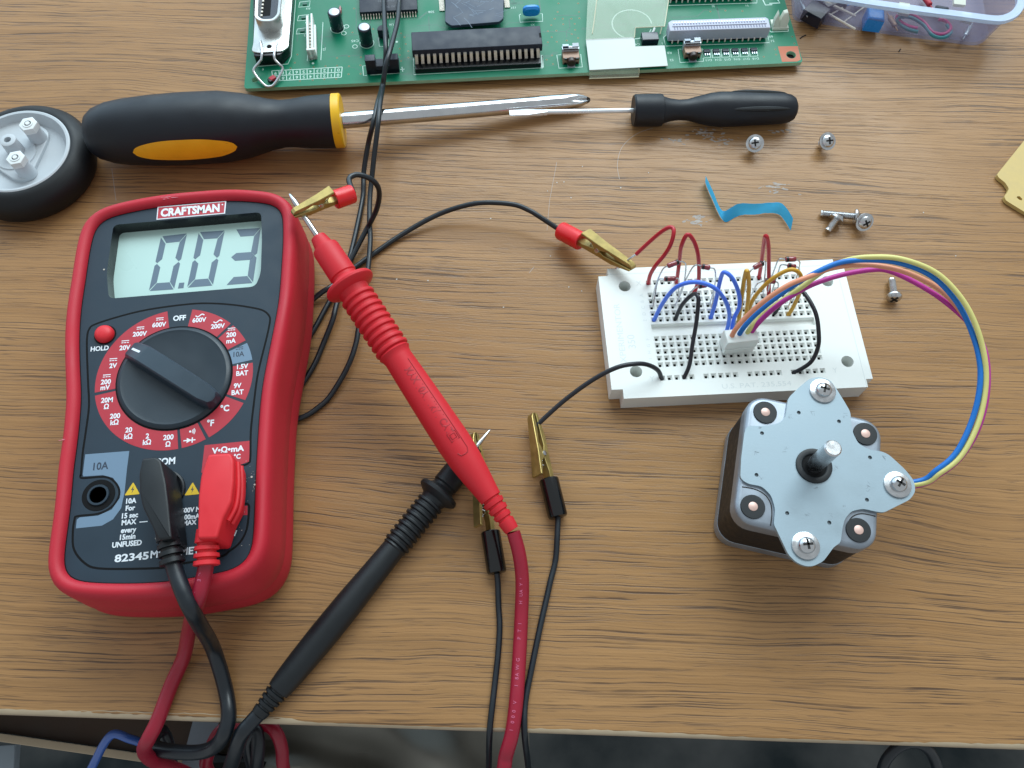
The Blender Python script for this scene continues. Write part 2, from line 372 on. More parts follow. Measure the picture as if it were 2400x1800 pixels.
def thin_tape():
    m = MATS["tape_blue"]; nt = m.node_tree; p = nt.nodes["Principled BSDF"]; out = nt.nodes["Material Output"]
    tr = nt.nodes.new("ShaderNodeBsdfTranslucent"); tr.inputs[0].default_value = lin((90, 205, 255)) + (1,); mx = nt.nodes.new("ShaderNodeMixShader"); mx.inputs[0].default_value = .62
    nt.links.new(p.outputs[0], mx.inputs[1]); nt.links.new(tr.outputs[0], mx.inputs[2]); nt.links.new(mx.outputs[0], out.inputs[0])
thin_tape()
def carpet():
    m = mat("carpet", (74, 76, 74), 0.95, spec=0.1); nt = m.node_tree; p = nt.nodes["Principled BSDF"]; t = nt.nodes.new("ShaderNodeTexCoord")
    n = nt.nodes.new("ShaderNodeTexNoise"); n.inputs["Scale"].default_value = 9; n.inputs["Detail"].default_value = 6; nt.links.new(t.outputs["Object"], n.inputs["Vector"])
    r = nt.nodes.new("ShaderNodeValToRGB"); r.color_ramp.elements[0].position = .38; r.color_ramp.elements[0].color = (.022, .028, .03, 1); r.color_ramp.elements[1].position = .68; r.color_ramp.elements[1].color = (.10, .10, .095, 1)
    nt.links.new(n.outputs[0], r.inputs[0]); nt.links.new(r.outputs[0], p.inputs["Base Color"])
carpet()

# ------------------------------------------------------------------ desk, floor, things under the edge
EY = 7.0
desk = tag(bpy.data.objects.new("desk", None), None, None); SC.collection.objects.link(desk); desk["_o"] = [0, 0, 0]
tag(desk, "wood grain laminate desk top carrying all the tools and parts", "desk", kind="structure")
m = MB(); r_ = 1.1
prof = [(EY + r_, 0.0)] ; sect = [(700, 0), (EY + 1.6, 0), (EY + .5, -.25), (EY, -.9), (EY, -1.3), (700, -1.3)]
m.loops([[V((x, a, b)) for a, b in sect] for x in (-700, 700)]); m.build("desk_top", "oak", desk, sharp=60)
m = MB(); m.box((0, 353.5), 1400, 692, -25, -1.35); m.build("edge_band", "edge_band", desk)
# pale worn line along the arris
m = MB(); rnd = random.Random(3); L = []
for i in range(281):
    x = -280 + i * 2; a = .45 + .35 * math.sin(x * .05) + rnd.uniform(-.18, .18); a = max(.15, a) + (0.5 if x < -60 else -.25)
    L.append([V((x, EY - .03, -1.25)), V((x, EY - .03, -.9)), V((x, EY + .45, -.20)), V((x, EY + .8 + a, .03)), V((x, EY + .8 + a, -.05))])
m.loops(L); m.build("worn_edge", "edge_pale", desk, sharp=80)
m = MB(); m.add([(-1500, -1200, -640), (1500, -1200, -640), (1500, 1500, -640), (-1500, 1500, -640)], [(0, 1, 2, 3)]); tag(m.build("floor", "carpet"), kind="structure")
# drawer front that hangs under the left part of the desk
dr = thing("drawer", "dark brown drawer front with pale top edge under the desk's left corner", "drawer", (-110, 0, -60))
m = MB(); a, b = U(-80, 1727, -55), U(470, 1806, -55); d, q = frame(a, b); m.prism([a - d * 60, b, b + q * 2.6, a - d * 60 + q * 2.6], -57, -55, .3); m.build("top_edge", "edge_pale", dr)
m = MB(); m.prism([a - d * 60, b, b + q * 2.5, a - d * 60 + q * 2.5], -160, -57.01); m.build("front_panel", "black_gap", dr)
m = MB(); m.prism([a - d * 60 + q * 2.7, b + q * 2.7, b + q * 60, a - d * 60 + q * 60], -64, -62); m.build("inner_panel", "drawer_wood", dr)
m = MB(); P = UP([(452, 1690), (512, 1690), (500, 1760), (470, 1830), (415, 1830)], -48); m.prism(P, -48.4, -48); tag(m.build("paper_sheet", "paper", origin=P[0]), "pale crumpled paper scrap under the desk edge between the black cables", "paper")
m = MB(); P = UP([(-60, 1750), (36, 1744), (30, 1830), (-60, 1830)], -90); m.prism(P, -94, -90, .5); tag(m.build("box_lid", "paper", origin=P[0]), "blue grey box corner below the drawer at the photo's lower left corner", "box")
# cloth on a lap below the desk edge
m = MB(); nx, ny = 70, 26; vs = []
for j in range(ny):
    for i in range(nx):
        p = U(440 + (1240 - 440) * i / (nx - 1), 1660 + 260 * j / (ny - 1), -150)
        rr = math.hypot((i - 20) * 1.2, (j - 30) * 1.6); p.z += 7 * math.sin(rr * .30) + 3 * math.sin(i * .22 + j * .3); vs.append(p)
m.add(vs, [(j * nx + i, j * nx + i + 1, (j + 1) * nx + i + 1, (j + 1) * nx + i) for j in range(ny - 1) for i in range(nx - 1)])
tag(m.build("cloth", "cloth", origin=U(800, 1780, -150), fix=False), "folded grey cloth seen below the front edge of the desk", "cloth")
m = MB(); m.tube(U3([(195, 1840, -30), (222, 1786, -26), (246, 1740, -20), (268, 1720, -18), (300, 1730, -20), (340, 1746, -26), (400, 1790, -45), (430, 1850, -60)]), 1.35, 12)
tag(m.build("cable", "cable_blue_sheen", origin=U(250, 1740, -20)), "black cable with a blue sheen painted into its colour, bending over the drawer at the lower left", "cable")
m = MB(); m.tube(U3([(2062, 1840, -30), (2072, 1790, -22), (2100, 1755, -17), (2135, 1741, -15), (2170, 1752, -17), (2192, 1785, -22), (2205, 1840, -30)]), 1.7, 12)
tag(m.build("cable", "black_cable", origin=U(2130, 1745, -15)), "thin black cable looped under the desk's right front edge", "cable")

# ------------------------------------------------------------------ multimeter
ZP = 30.0
ppx = [(198.4, 668.7), (191.3, 711.6), (185.7, 781), (187, 864), (190, 923), (188, 967), (181, 1039), (172.3, 1097), (165, 1186.8), (152, 1284), (147.7, 1338), (158.6, 1356), (186.8, 1364.7), (295, 1369), (403.7, 1363.6), (443.4, 1356), (508.5, 1345), (556, 1334), (580, 1317), (592, 1291), (597.4, 1208.5), (601, 1111.5), (606.9, 1010), (611.2, 952), (618.8, 892), (638.2, 795), (654.9, 704.7), (661.6, 618), (664.5, 574.7), (664.5, 531), (663.8, 499.4), (660, 489.3), (648.6, 482), (629.8, 476.3), (579, 472), (531, 470.5), (420, 479), (367.6, 485.7), (309.8, 496.5), (250.5, 511), (233, 522.6), (223, 534), (210, 589)]
PL = ccw([V((p.x, p.y)) for p in catmull(UP(ppx, ZP), 6, True)])
def even(P, step):
    out = []; P = P + [P[0]]; acc = 0.0
    for i in range(len(P) - 1):
        d = (P[i + 1] - P[i]).length; t = acc
        while t < d: out.append(P[i].lerp(P[i + 1], t / d)); t += step
        acc = t - d
    return out
PL = even(PL, 1.6)
for _ in range(8): PL = [PL[i] * .5 + (PL[i - 1] + PL[(i + 1) % len(PL)]) * .25 for i in range(len(PL))]
KC = V((-105.3, 104.9)); MA = math.radians(7.7); mux = V((math.cos(MA), math.sin(MA), 0)); muy = V((-math.sin(MA), math.cos(MA), 0))
mm = thing("multimeter", "red and dark grey digital multimeter reading 0.03 with two test leads plugged in", "multimeter", (KC.x, KC.y, 0))
m = MB(); L = []
for o, z in ((0, 28.5), (0, 30.4), (.5, 31.4), (1.5, 32.2), (2.7, 32.2), (3.7, 31.4), (4.3, 29.8), (4.6, 27.5), (5.0, 20), (5.3, 14.0), (5.0, 13.4), (5.1, 12.8), (5.5, 7.5), (5.4, 5.0), (4.4, 3.2), (-6, 2.9), (-8, 0.0)):
    L.append([V((p.x, p.y, z)) for p in offset(PL, o)])
m.loops(L, 0, False, True); m.build("holster", "red_rubber", mm, sharp=50)
# face plate with the display window cut out
win = rounded([p for p in UP([(266, 527), (612, 497), (614, 560), (611, 640), (599, 671.5), (255, 700), (250, 640)], ZP)], 2.0, 4)
m = MB(); win = ccw([V((p[0], p[1])) for p in win]); m.holed(PL, [win], ZP)
wl2 = offset(win, -.25); n = len(win); m.loops([[V((p.x, p.y, ZP)) for p in win], [V((p.x, p.y, 25.2)) for p in wl2]], 1, False, False)
m.build("face_plate", ["dark_panel", "black_plastic"], mm, fix=False)
m = MB(); m.holed(offset(win, .6), [], 25.4); lcd = m.build("display", "lcd_glass", mm, fix=False)
def quad(c4):
    tl, tr, bl, br = [V(c) for c in c4]
    return lambda x, y: (lambda p: U(p.x, p.y, 25.45))((tl * (1 - x) + tr * x) * (1 - y) + (bl * (1 - x) + br * x) * y)
SEG = {'a': [(.05, .0), (.985, .0), (.775, .135), (.255, .135)], 'd': [(.035, 1), (.975, 1), (.75, .865), (.25, .865)],
       'f': [(.0, .02), (.24, .15), (.24, .425), (.08, .493), (0, .46)], 'e': [(0, .54), (.08, .507), (.24, .575), (.24, .85), (.0, .985)],
       'b': [(1., .015), (.79, .145), (.76, .425), (.92, .493), (1., .46)], 'c': [(1., .54), (.92, .507), (.76, .575), (.765, .86), (.995, .985)],
       'g': [(.03, .5), (.2, .43), (.77, .43), (.915, .5), (.77, .57), (.2, .57)]}
m = MB()
for segs, c4 in (("abcdef", ((377.8, 554), (438.5, 547), (348.8, 682), (408, 678))), ("abcdef", ((466, 544), (526.8, 540), (438.5, 674), (499, 669))), ("abcdg", ((551, 538), (611, 534), (529, 668), (593, 663)))):
    q = quad(c4)
    for sg in segs: m.prism([q(*p) for p in SEG[sg]], 25.40, 25.46)
m.prism(UP([(420, 663), (432, 662), (430, 675), (417, 676)], 25.45), 25.40, 25.46); m.build("digit_segments", "lcd_segment", lcd)
# badge
bad = UP([(366.9, 516), (527.8, 501.6), (530.7, 472), (369.8, 485.7)], ZP)
m = MB(); m.prism(bad, ZP - .1, ZP + .25, .08); logo = m.build("badge", "print_white", mm)
m = MB(); inn = offset(ccw([V((p.x, p.y)) for p in bad]), -.38); m.prism(inn, ZP + .2, ZP + .28); m.build("badge_field", "red_print", logo)
bc = sum(bad, V((0, 0, 0))) / 4; bux = (bad[1] - bad[0]).normalized(); buy = V((-bux.y, bux.x, 0)); ch = (bad[3] - bad[0]).length
m = MB(); m.text("CRAFTSMAN", V((bc.x, bc.y, ZP)) - bux * .35, bux, buy, ch * .56, w=(bad[1] - bad[0]).length * .86, bold=.045, t=.31)
m.lathe(V((bc.x, bc.y, ZP + .25)) + bux * (bad[1] - bad[0]).length * .455 + buy * ch * .22, (0, 0, 1), [(0, .28), (.06, .28)], 12); m.build("badge_lettering", "print_white", logo, fix=False)
# panel seams
gpx = [(206.5, 897), (203.8, 822.5), (204.5, 788), (209.3, 771), (223, 760), (278.6, 742), (348, 725.4), (440, 713), (495.5, 711), (551, 715), (599.4, 722.7), (620, 729.6), (631, 740.7), (632.7, 753), (625.8, 788), (612, 843), (602.5, 887), (595, 945), (588, 1010), (586.6, 1075), (582, 1085), (573.6, 1089.8), (545, 1096), (520, 1125), (520, 1150), (535, 1172), (560.5, 1180), (582, 1182.4), (583, 1204), (578, 1241), (562.7, 1271), (538.8, 1291), (512.8, 1306), (420, 1322), (391, 1330), (317, 1333), (230, 1332), (197.6, 1319), (173.8, 1288.7), (170.5, 1252), (174.8, 1217), (182.4, 1209.6), (230, 1204), (260.5, 1189), (278, 1165), (278, 1143.4), (262.7, 1124), (241, 1117.4), (193.3, 1120.6), (189, 1113), (189.7, 1111), (194, 1061), (201.3, 1010), (208.5, 952), (207, 894.5)]
m = MB(); m.ribbon(catmull(UP(gpx[:-1], ZP), 4, True), .62, ZP, 0, .03, True); m.ribbon(offset(PL, -.05), .5, ZP, 0, .02, True); m.build("panel_seam", "black_gap", mm, fix=False)
# printed fields
def deg(px, py): p = U(px, py, ZP); return math.atan2(p.y - KC.y, p.x - KC.x)
def sector(mb, a0, a1, r0, r1, z, mi=0):
    while a1 < a0: a1 += 2 * math.pi
    n = max(3, int((a1 - a0) / .06)); L = []
    P = [V((KC.x + r1 * math.cos(a0 + (a1 - a0) * i / n), KC.y + r1 * math.sin(a0 + (a1 - a0) * i / n))) for i in range(n + 1)]
    Q = [V((KC.x + r0 * math.cos(a0 + (a1 - a0) * i / n), KC.y + r0 * math.sin(a0 + (a1 - a0) * i / n))) for i in range(n + 1)]
    for i in range(n): mb.prism([P[i], P[i + 1], Q[i + 1], Q[i]], z - .03, z + .04, 0, mi)
RI, RO = 17.8, 24.2; g = .022
cuts = [deg(394, 745), deg(227, 923), deg(421, 1040), deg(481, 1018), deg(569, 940), deg(585, 848), deg(573, 803), deg(530, 773), deg(448, 737)]
m = MB()
for i in range(len(cuts) - 1):
    if i == 5: continue
    sector(m, cuts[i] + g * (i > 0), cuts[i + 1] - g * (i < len(cuts) - 2), RI, RO, ZP)
m.prism(UP([(479.6, 1043.5), (586, 1033), (583.7, 1082), (555, 1092), (520, 1104), (472, 1108)], ZP), ZP - .03, ZP + .02)
m.prism(UP([(500, 1216), (549, 1209), (580, 1207), (580, 1185), (540, 1189), (500, 1192)], ZP), ZP - .03, ZP + .02)
m.build("red_scale", "red_print", mm)
m = MB(); sector(m, cuts[5] + g, cuts[6] - g, RI, RO, ZP); m.build("grey_scale", "print_grey", mm)
m = MB()
m.prism(UP([(199.8, 1065), (303, 1057), (297.4, 1100), (292, 1154), (284, 1191), (265, 1217), (238.8, 1232), (178, 1238.4), (180, 1218), (186.8, 1212.8), (230, 1208.5), (262, 1194), (281, 1167), (281, 1143), (265, 1120), (241, 1113.5), (195.5, 1116.5), (194, 1112)], ZP), ZP - .03, ZP + .02)
m.build("grey_field", "print_grey", mm)
# lettering
def T(mb, s, px, py, h, w=None, mi=0, b=.018, al='CENTER'): mb.text(s, U(px, py, ZP), mux, muy, h, mi, w, b + .018, al, .07, sq=.9)
def bars(mb, px, py, mi=0):
    c = U(px, py, ZP); a = MA; c1 = c + muy * .34; mb.box(c1, 2.35, .27, ZP, ZP + .07, a, 0, mi)
    for k in (-1, 0, 1): c2 = c - muy * .34 + mux * k * .84; mb.box(c2, .62, .27, ZP, ZP + .07, a, 0, mi)
m = MB(); hh = 1.55
T(m, "OFF", 421, 745.4, 1.75)
for s, x, y in (("600V", 467.4, 750), ("200V", 510.8, 764.5), ("200", 542, 784.4), ("mA", 541.8, 799), ("1.5V", 568.7, 858.8), ("BAT", 567.8, 874.7), ("9V", 557, 904), ("BAT", 557, 919.5), ("200", 395, 1024.8), ("Ω", 394, 1041), ("2", 345.7, 1022), ("kΩ", 344.6, 1036.5), ("20", 302, 1007.6), ("kΩ", 301, 1023), ("200", 270, 975), ("kΩ", 268.5, 990), ("20M", 251, 937.7), ("Ω", 249.6, 953), ("200", 248.4, 895), ("mV", 247, 908), ("2V", 265.5, 857), ("20V", 293, 815), ("200V", 328, 782.6), ("600V", 373.4, 761), ("HOLD", 234, 816.8)):
    T(m, s, x, y, hh, b=.012)
for x, y in ((542.7, 771.5), (250.4, 881), (265.8, 843), (293.8, 801), (329.4, 769), (374.8, 747.7)): bars(m, x, y)
for x, y in ((468.9, 739.5), (511, 753.5)):
    c = U(x, y, ZP); m.ribbon([c + mux * (k * .38) + muy * (.42 * math.sin(k * .86)) for k in [i / 3 for i in range(-11, 12)]], .36, ZP, 0, .07)
T(m, "°C", 527, 957, 1.9); T(m, "°F", 493.5, 991.5, 1.9)
c = U(446, 1011.5, ZP); m.prism(circle(c, .34, 12), ZP, ZP + .07)
for k, rr in enumerate((.75, 1.1, 1.45)): m.ribbon([c + mux * rr * math.cos(a) + muy * rr * math.sin(a) for a in [-.7 + i * .2 for i in range(8)]], .2, ZP, 0, .07)
c = U(444, 1032, ZP); m.box(c, 3.6, .34, ZP, ZP + .06, MA); m.prism([c - mux * .8 + muy * .8, c - mux * .8 - muy * .8, c + mux * .7], ZP, ZP + .075); m.box(c + mux * .85, .34, 1.7, ZP, ZP + .07, MA)
T(m, "COM", 387, 1081.5, 2.0); T(m, "V•Ω•mA", 534.5, 1053.6, 1.7, w=9.6); T(m, "°C", 556, 1070, 1.4)
for s, y, x in (("10A", 1173.8, 308), ("For", 1190.5, 306), ("15 sec", 1207.8, 305), ("MAX", 1223.7, 302.8), ("every", 1242, 301.8), ("15min", 1258, 299.6), ("UNFUSED", 1274.6, 297.9)): T(m, s, x, y, 1.45)
m.box(U(336.5, 1223, ZP), 2.3, .3, ZP, ZP + .07, MA)
T(m, "600V MAX", 458, 1194, 1.35); T(m, "200mA DC", 459, 1210, 1.35); T(m, "MAX", 445, 1225, 1.35); T(m, "CAT II 600V", 556, 1249.5, 1.5, al='RIGHT')
T(m, "82345", 269, 1309.5, 2.0, w=9.5, al='LEFT', b=.01); T(m, "MULTIMETER", 353, 1300, 2.0, w=17.2, al='LEFT', b=.01)
m.build("lettering", "print_white", mm, fix=False)
m = MB(); T(m, "10A", 236.7, 1092, 2.2, b=.0); m.build("dark_lettering", "print_dark", mm, fix=False); m = MB(); T(m, "10A", 560, 830, 1.7, b=0); bars(m, 561.5, 816); m.build("dark_lettering", "print_dark", mm, fix=False)
for x, y in ((311, 1146), (451, 1146)):
    c = U(x, y, ZP); m = MB(); m.prism(rounded([c - mux * 2.2 - muy * 1.8, c + mux * 2.2 - muy * 1.8, c + muy * 2.1], .4), ZP - .03, ZP + .05); w_ = m.build("warning_triangle", "print_yellow", mm)
    m = MB(); m.prism([c + mux * .2 + muy * .9, c - mux * .45 - muy * .35, c + mux * .05 - muy * .2, c - mux * .2 - muy * 1.3, c + mux * .5 + muy * .05, c + mux * .05 - muy * .02], ZP + .02, ZP + .08); m.build("bolt_symbol", "print_dark", w_)
# rotary dial
m = MB(); m.lathe((KC.x, KC.y, ZP), (0, 0, 1), [(-.5, 18.0), (.05, 18.0)], 72); m.build("dial_gap", "black_gap", mm)
m = MB(); m.lathe((KC.x, KC.y, ZP), (0, 0, 1), [(0, 17.5), (.35, 17.45), (.75, 17.0), (1.0, 16.2), (.8, 15.2), (.7, 8), (.7, 0.0)], 72); dial = m.build("dial", "dark_knob", mm, sharp=25)
pa, pb = U(314, 822, 35.5), U(488, 932, 35.5); bd = (pb - pa); bd.z = 0; bd.normalize(); bn = V((-bd.y, bd.x, 0)); kc = V((KC.x, KC.y, 0))
m = MB(); L = []
for t, w_, zt in ((-17.4, 2.5, 31.9), (-16.6, 2.8, 32.5), (-11.0, 3.1, 35.6), (-10.0, 3.1, 36.0), (6, 3.1, 36.0), (13.5, 3.0, 35.6), (16.8, 2.3, 35.0), (17.5, 1.2, 34.6)):
    c = kc + bd * t; L.append([c - bn * (w_ + .5) + V((0, 0, 30.6)), c - bn * w_ + V((0, 0, zt - .5)), c - bn * (w_ - .45) + V((0, 0, zt)), c + bn * (w_ - .45) + V((0, 0, zt)), c + bn * w_ + V((0, 0, zt - .5)), c + bn * (w_ + .5) + V((0, 0, 30.6))])
m.loops(L); mat("grip_plastic", (40, 56, 68), .45, spec=.5, var=.08, vs=120); grip = m.build("dial_grip", "grip_plastic", dial, sharp=35)
m = MB(); ts = V((0, 0, 1)); 
for t0, t1 in ((-16.0, -11.6),):
    z0, z1 = 32.5 + (35.6 - 32.5) * (t0 + 16.6) / 5.6, 32.5 + (35.6 - 32.5) * (t1 + 16.6) / 5.6
    A, B = kc + bd * t0 + ts * (z0 + .06), kc + bd * t1 + ts * (z1 + .06)
    m.loops([[A - bn * .38, A + bn * .38, A + bn * .38 - ts * .1, A - bn * .38 - ts * .1], [B - bn * .38, B + bn * .38, B + bn * .38 - ts * .1, B - bn * .38 - ts * .1]])
m.build("pointer_mark", "print_white", grip)
# hold button and the sockets
c = U(246.7, 785, ZP); m = MB(); m.prism(circle(c, 3.45, 36), ZP - .03, ZP + .05); m.build("button_gap", "black_gap", mm)
m = MB(); m.lathe(c, (0, 0, 1), [(0, 2.95), (1.0, 2.95), (1.7, 2.6), (2.2, 1.9), (2.45, 1.0), (2.5, 0)], 32); m.build("hold_button", "red_plug", mm)
c = U(231, 1160.7, ZP); m = MB()
m.lathe(c, (0, 0, 1), [(0.06, 2.2), (.06, 2.5), (.10, 4.7), (.0, 4.8)], 40, 1, cap=False); m.lathe(c, (0, 0, 1), [(0.1, 2.45), (.55, 2.5), (.55, 3.1), (.1, 3.2)], 40, 0, cap=False); m.lathe(c, (0, 0, 1), [(.12, 0), (.12, 2.5)], 40, 1)
m.build("socket", ["dark_panel", "black_gap"], mm, fix=False)
for x, y in ((385, 1150), (528, 1142)):
    c = U(x, y, ZP); m = MB(); m.lathe(c, (0, 0, 1), [(0, 6.2), (.8, 6.1), (.9, 5.6), (.2, 5.4), (.1, 3.2), (.7, 3.1), (.7, 2.4), (.1, 2.3), (.1, 0)], 40); m.build("socket", "black_plastic", mm)
m = MB(); rnd = random.Random(5)
for i in range(26):
    x, y = rnd.gauss(583, 14), rnd.uniform(1080, 1330); x = min(x, 598); c = U(x, y, ZP); r = rnd.choice((.07, .09, .12)); m.prism(circle(c, r, 6), ZP, ZP + .1)
for x, y, r in ((244, 632, .3), (705, 694, .0), (366, 1262, .3), (590, 1118, .35), (597, 1136, .3)):
    if r: m.prism(circle(U(x, y, ZP), r, 6), ZP, ZP + .12)
tag(m.build("dust", "fleck", mm), kind="stuff")

mat("scuff", (206, 120, 132), .7); m = MB(); rnd = random.Random(8)
for x, y in ((388, 464), (398, 463), (410, 462), (143, 1030)):
    for k in range(3):
        c = U(x + rnd.uniform(-6, 6), y + rnd.uniform(-3, 3), 32.2); l_ = rnd.uniform(.3, .9); m.ribbon([c - mux * l_, c + mux * l_], rnd.uniform(.08, .22), 32.2, 0, .03)
tag(m.build("scuff_marks", "scuff", mm, fix=False), kind="stuff")
# ------------------------------------------------------------------ test leads (plug + cable + probe)
def probe(parent, A, B, spx, prof, body_mat, z_of, ax_len):
    """prof: list of (s along axis in px, full width px); returns axis function"""
    d = (B - A)
    P = []
    for s_, w_ in prof:
        t = s_ / ax_len; c = A + d * t
        P.append((t * d.length, .5 * w_ * PXS(c)))
    return P
def PXS(c):
    q = CM.transposed() @ (c - V((0, 0, H))); return q.z / FOC
def ribs(s0, s1, n, crest, valley):
    out = []; st = (s1 - s0) / n
    for i in range(n):
        a = s0 + i * st; out += [(a, valley), (a + st * .22, valley), (a + st * .36, crest * .985), (a + st * .5, crest), (a + st * .74, crest * .985), (a + st * .9, valley)]
    return out
def plug(parent, top, neck, end, z0, z1, mname):
    m = MB(); m.prism(rounded(UP(top, z1), 1.5, 3), z0, z1, 1.6, n=4); m.build("plug", mname, parent)
def plug_neck(parent, a, b, za, zb, w0, w1, mname, gm):
    A, B = U(a[0], a[1], za), U(b[0], b[1], zb); n = 14; L = (B - A).length; prof = [(-2.5, w0 * .9)]
    for k in range(3):
        t = L * (.22 + k * .27); prof += [(t - .5, w0 + (w1 - w0) * t / L), (t - .35, w1 * .72), (t + .35, w1 * .72), (t + .5, w0 + (w1 - w0) * t / L)]
    prof += [(L - .2, w1), (L, w1 * .9), (L, .5)]
    m = MB(); m.lathe(A, B - A, prof, 24, up=(0, 0, 1)); m.build("strain_relief", mname, parent, sharp=30)

# red lead
rl = thing("test_lead", "red test lead from the meter's right socket to the long red probe", "test lead", U(1050, 1080, 0))
topz = 43.5
m = MB(); m.prism(rounded(UP([(487, 1064), (541, 1061), (548, 1080), (547, 1130), (541, 1178), (522, 1215), (508, 1262), (462, 1263), (463, 1215), (464, 1165), (470, 1115)], topz), .9, 3), ZP + 1.2, topz, .8, n=3)
plg = m.build("plug", "red_plug", rl)
m = MB()
for o, z in ((0.5, 40.3), (0.5, 36.8)):
    m.tube([p + V((o, 0, 0)) for p in UP([(547, 1085), (547, 1130), (541, 1176), (524, 1212)], topz)][0:4], .01, 6) if False else None
    Q = [V((p.x + .35, p.y, z)) for p in UP([(547, 1075), (548, 1130), (542, 1178), (524, 1213)], topz)]; m.tube(Q, .65, 8)
m.build("grip_ridge", "red_plug", plg)
plug_neck(rl, (485, 1262), (484, 1326), 38.5, 37.5, 3.15, 3.55, "red_plug", None)
m = MB(); m.tube(U3([(484, 1318, 37.5), (478, 1350, 36.4), (465, 1402, 34.4), (452, 1440, 27.5), (443, 1478, 16), (430, 1540, 5), (401, 1606, 2.3), (369, 1690, 2.3), (349, 1730, 1.0), (338, 1757, -5), (352, 1778, -12), (385, 1792, -20), (440, 1815, -30), (480, 1845, -42), (500, 1835, -44), (483, 1790, -38), (500, 1740, -33), (520, 1712, -30), (560, 1690, -30), (620, 1698, -30), (646, 1716, -30), (660, 1752, -34), (665, 1800, -40), (690, 1870, -60), (800, 1960, -90), (1000, 1980, -90), (1120, 1920, -60), (1172, 1830, -10), (1186, 1770, -1), (1200, 1718, 1.6), (1210, 1640, 2.4), (1217, 1540, 2.6), (1222, 1440, 4), (1224, 1360, 7), (1217, 1300, 10), (1203, 1247, 12.6)]), 2.15, 14, 10)
rc = m.build("cable", "red_cable", rl)
# white printing along the cable
m = MB()
def cable_text(mb, s, pts, zt, h, step):
    P = catmull(U3([(x, y, z) for x, y, z in pts]), 12); dist = [0]
    for i in range(1, len(P)): dist.append(dist[-1] + (P[i] - P[i - 1]).length)
    pos = 0
    for chh in s:
        if chh != ' ':
            k = next((i for i in range(len(dist)) if dist[i] >= pos), len(P) - 1); i0 = max(k - 1, 0); d = (P[min(k + 1, len(P) - 1)] - P[i0]).normalized()
            up = V((-d.y, d.x, 0)).normalized(); mb.text(chh, P[k] + V((0, 0, zt)) , d, up, h, t=0.0, w=None)
        pos += step
cable_text(m, "600V  1000V  18AWG   PT1   HUAYI", [(1183, 1790, -3), (1197, 1718, 1.6), (1207, 1640, 2.4), (1214, 1540, 2.6), (1219, 1440, 4), (1222, 1350, 7.4)], 2.22, 1.0, 1.72)
m.build("cable_print", "cable_ink", rc, fix=False)
m = MB(); cable_text(m, "CE 600V 18AWG", [(476, 1350, 36.4), (463, 1402, 34.4), (450, 1440, 27.5)], 2.2, .9, 1.5); m.build("cable_print", "cable_ink", rc, fix=False)
A, B = U(678, 454, 37.0), U(1200, 1243, 12.5); AL = 946.0; dax = (B - A)
prof = [(130, 20), (131.5, 36), (156, 46), (161, 48), (163, 62), (169, 65), (243, 67), (246, 62), (252, 62), (260, 72), (267, 116), (271, 121), (276, 121), (280, 114), (288, 76)] + ribs(300, 462, 9, 84, 72) + [(466, 80), (472, 72), (482, 68), (560, 74), (640, 79), (712, 82), (760, 78), (800, 69), (850, 55)]
for k in range(4):
    s_ = 862 + k * 17; w_ = 53 - k * 4; prof += [(s_, w_), (s_ + 1.5, w_ * .80), (s_ + 6, w_ * .80), (s_ + 7.5, w_ - 1)]
prof += [(938, 37), (946, 34), (946.5, 10)]
m = MB(); pr = probe(rl, A, B, None, prof, None, None, AL); m.lathe(A, dax, pr, 36, up=(0, 0, 1)); ph = m.build("probe_handle", "red_probe", rl, sharp=28)
def rad_at(pr, x):
    for i in range(len(pr) - 1):
        if pr[i][0] <= x <= pr[i + 1][0]:
            t = (x - pr[i][0]) / max(1e-6, pr[i + 1][0] - pr[i][0]); return pr[i][1] + (pr[i + 1][1] - pr[i][1]) * t
    return pr[-1][1]
dn = dax.normalized(); side = dn.cross(V((0, 0, 1))).normalized(); upv = side.cross(dn).normalized()
def onprobe(s_mid, ang0):
    x0 = s_mid / AL * dax.length
    def f(a, b, z):
        x = x0 + a; r = rad_at(pr, x) + .05; th = ang0 + b / r
        return A + dn * x + upv * math.cos(th) * r - side * math.sin(th) * r
    return f
m = MB(); f = onprobe(618, 0.02); m.text("MAX 10A / 1kV / CAT III", (0, 0, 0), (1, 0, 0), (0, 1, 0), 2.4, w=28, fn=f, bold=.025)
f2 = onprobe(706, 0.02)
for q in (1.45, .8):
    R = [f2(q * x, q * y, 0) for x, y in ((-1, -1), (1, -1), (1, 1), (-1, 1), (-1, -1))]; m.sweep(R, .13, 6)
f3 = onprobe(628, 0.02)
R = [(-18, 1.9), (16.3, 1.9), (17.6, 1.2), (17.8, 0), (17.6, -1.2), (16.3, -1.9)]; Q = []
for i in range(len(R) - 1):
    for k in range(10): t = k / 10; Q.append(f3(R[i][0] + (R[i + 1][0] - R[i][0]) * t, R[i][1] + (R[i + 1][1] - R[i][1]) * t, 0))
m.sweep(Q, .14, 6); m.build("embossed_text", "red_emboss", ph, fix=False)
m = MB(); tl = 132 / AL * dax.length
m.lathe(A, dn, [(0, .1), (.5, .45), (3.5, .95), (tl, 1.0)], 16); m.build("probe_tip", "chrome", rl)

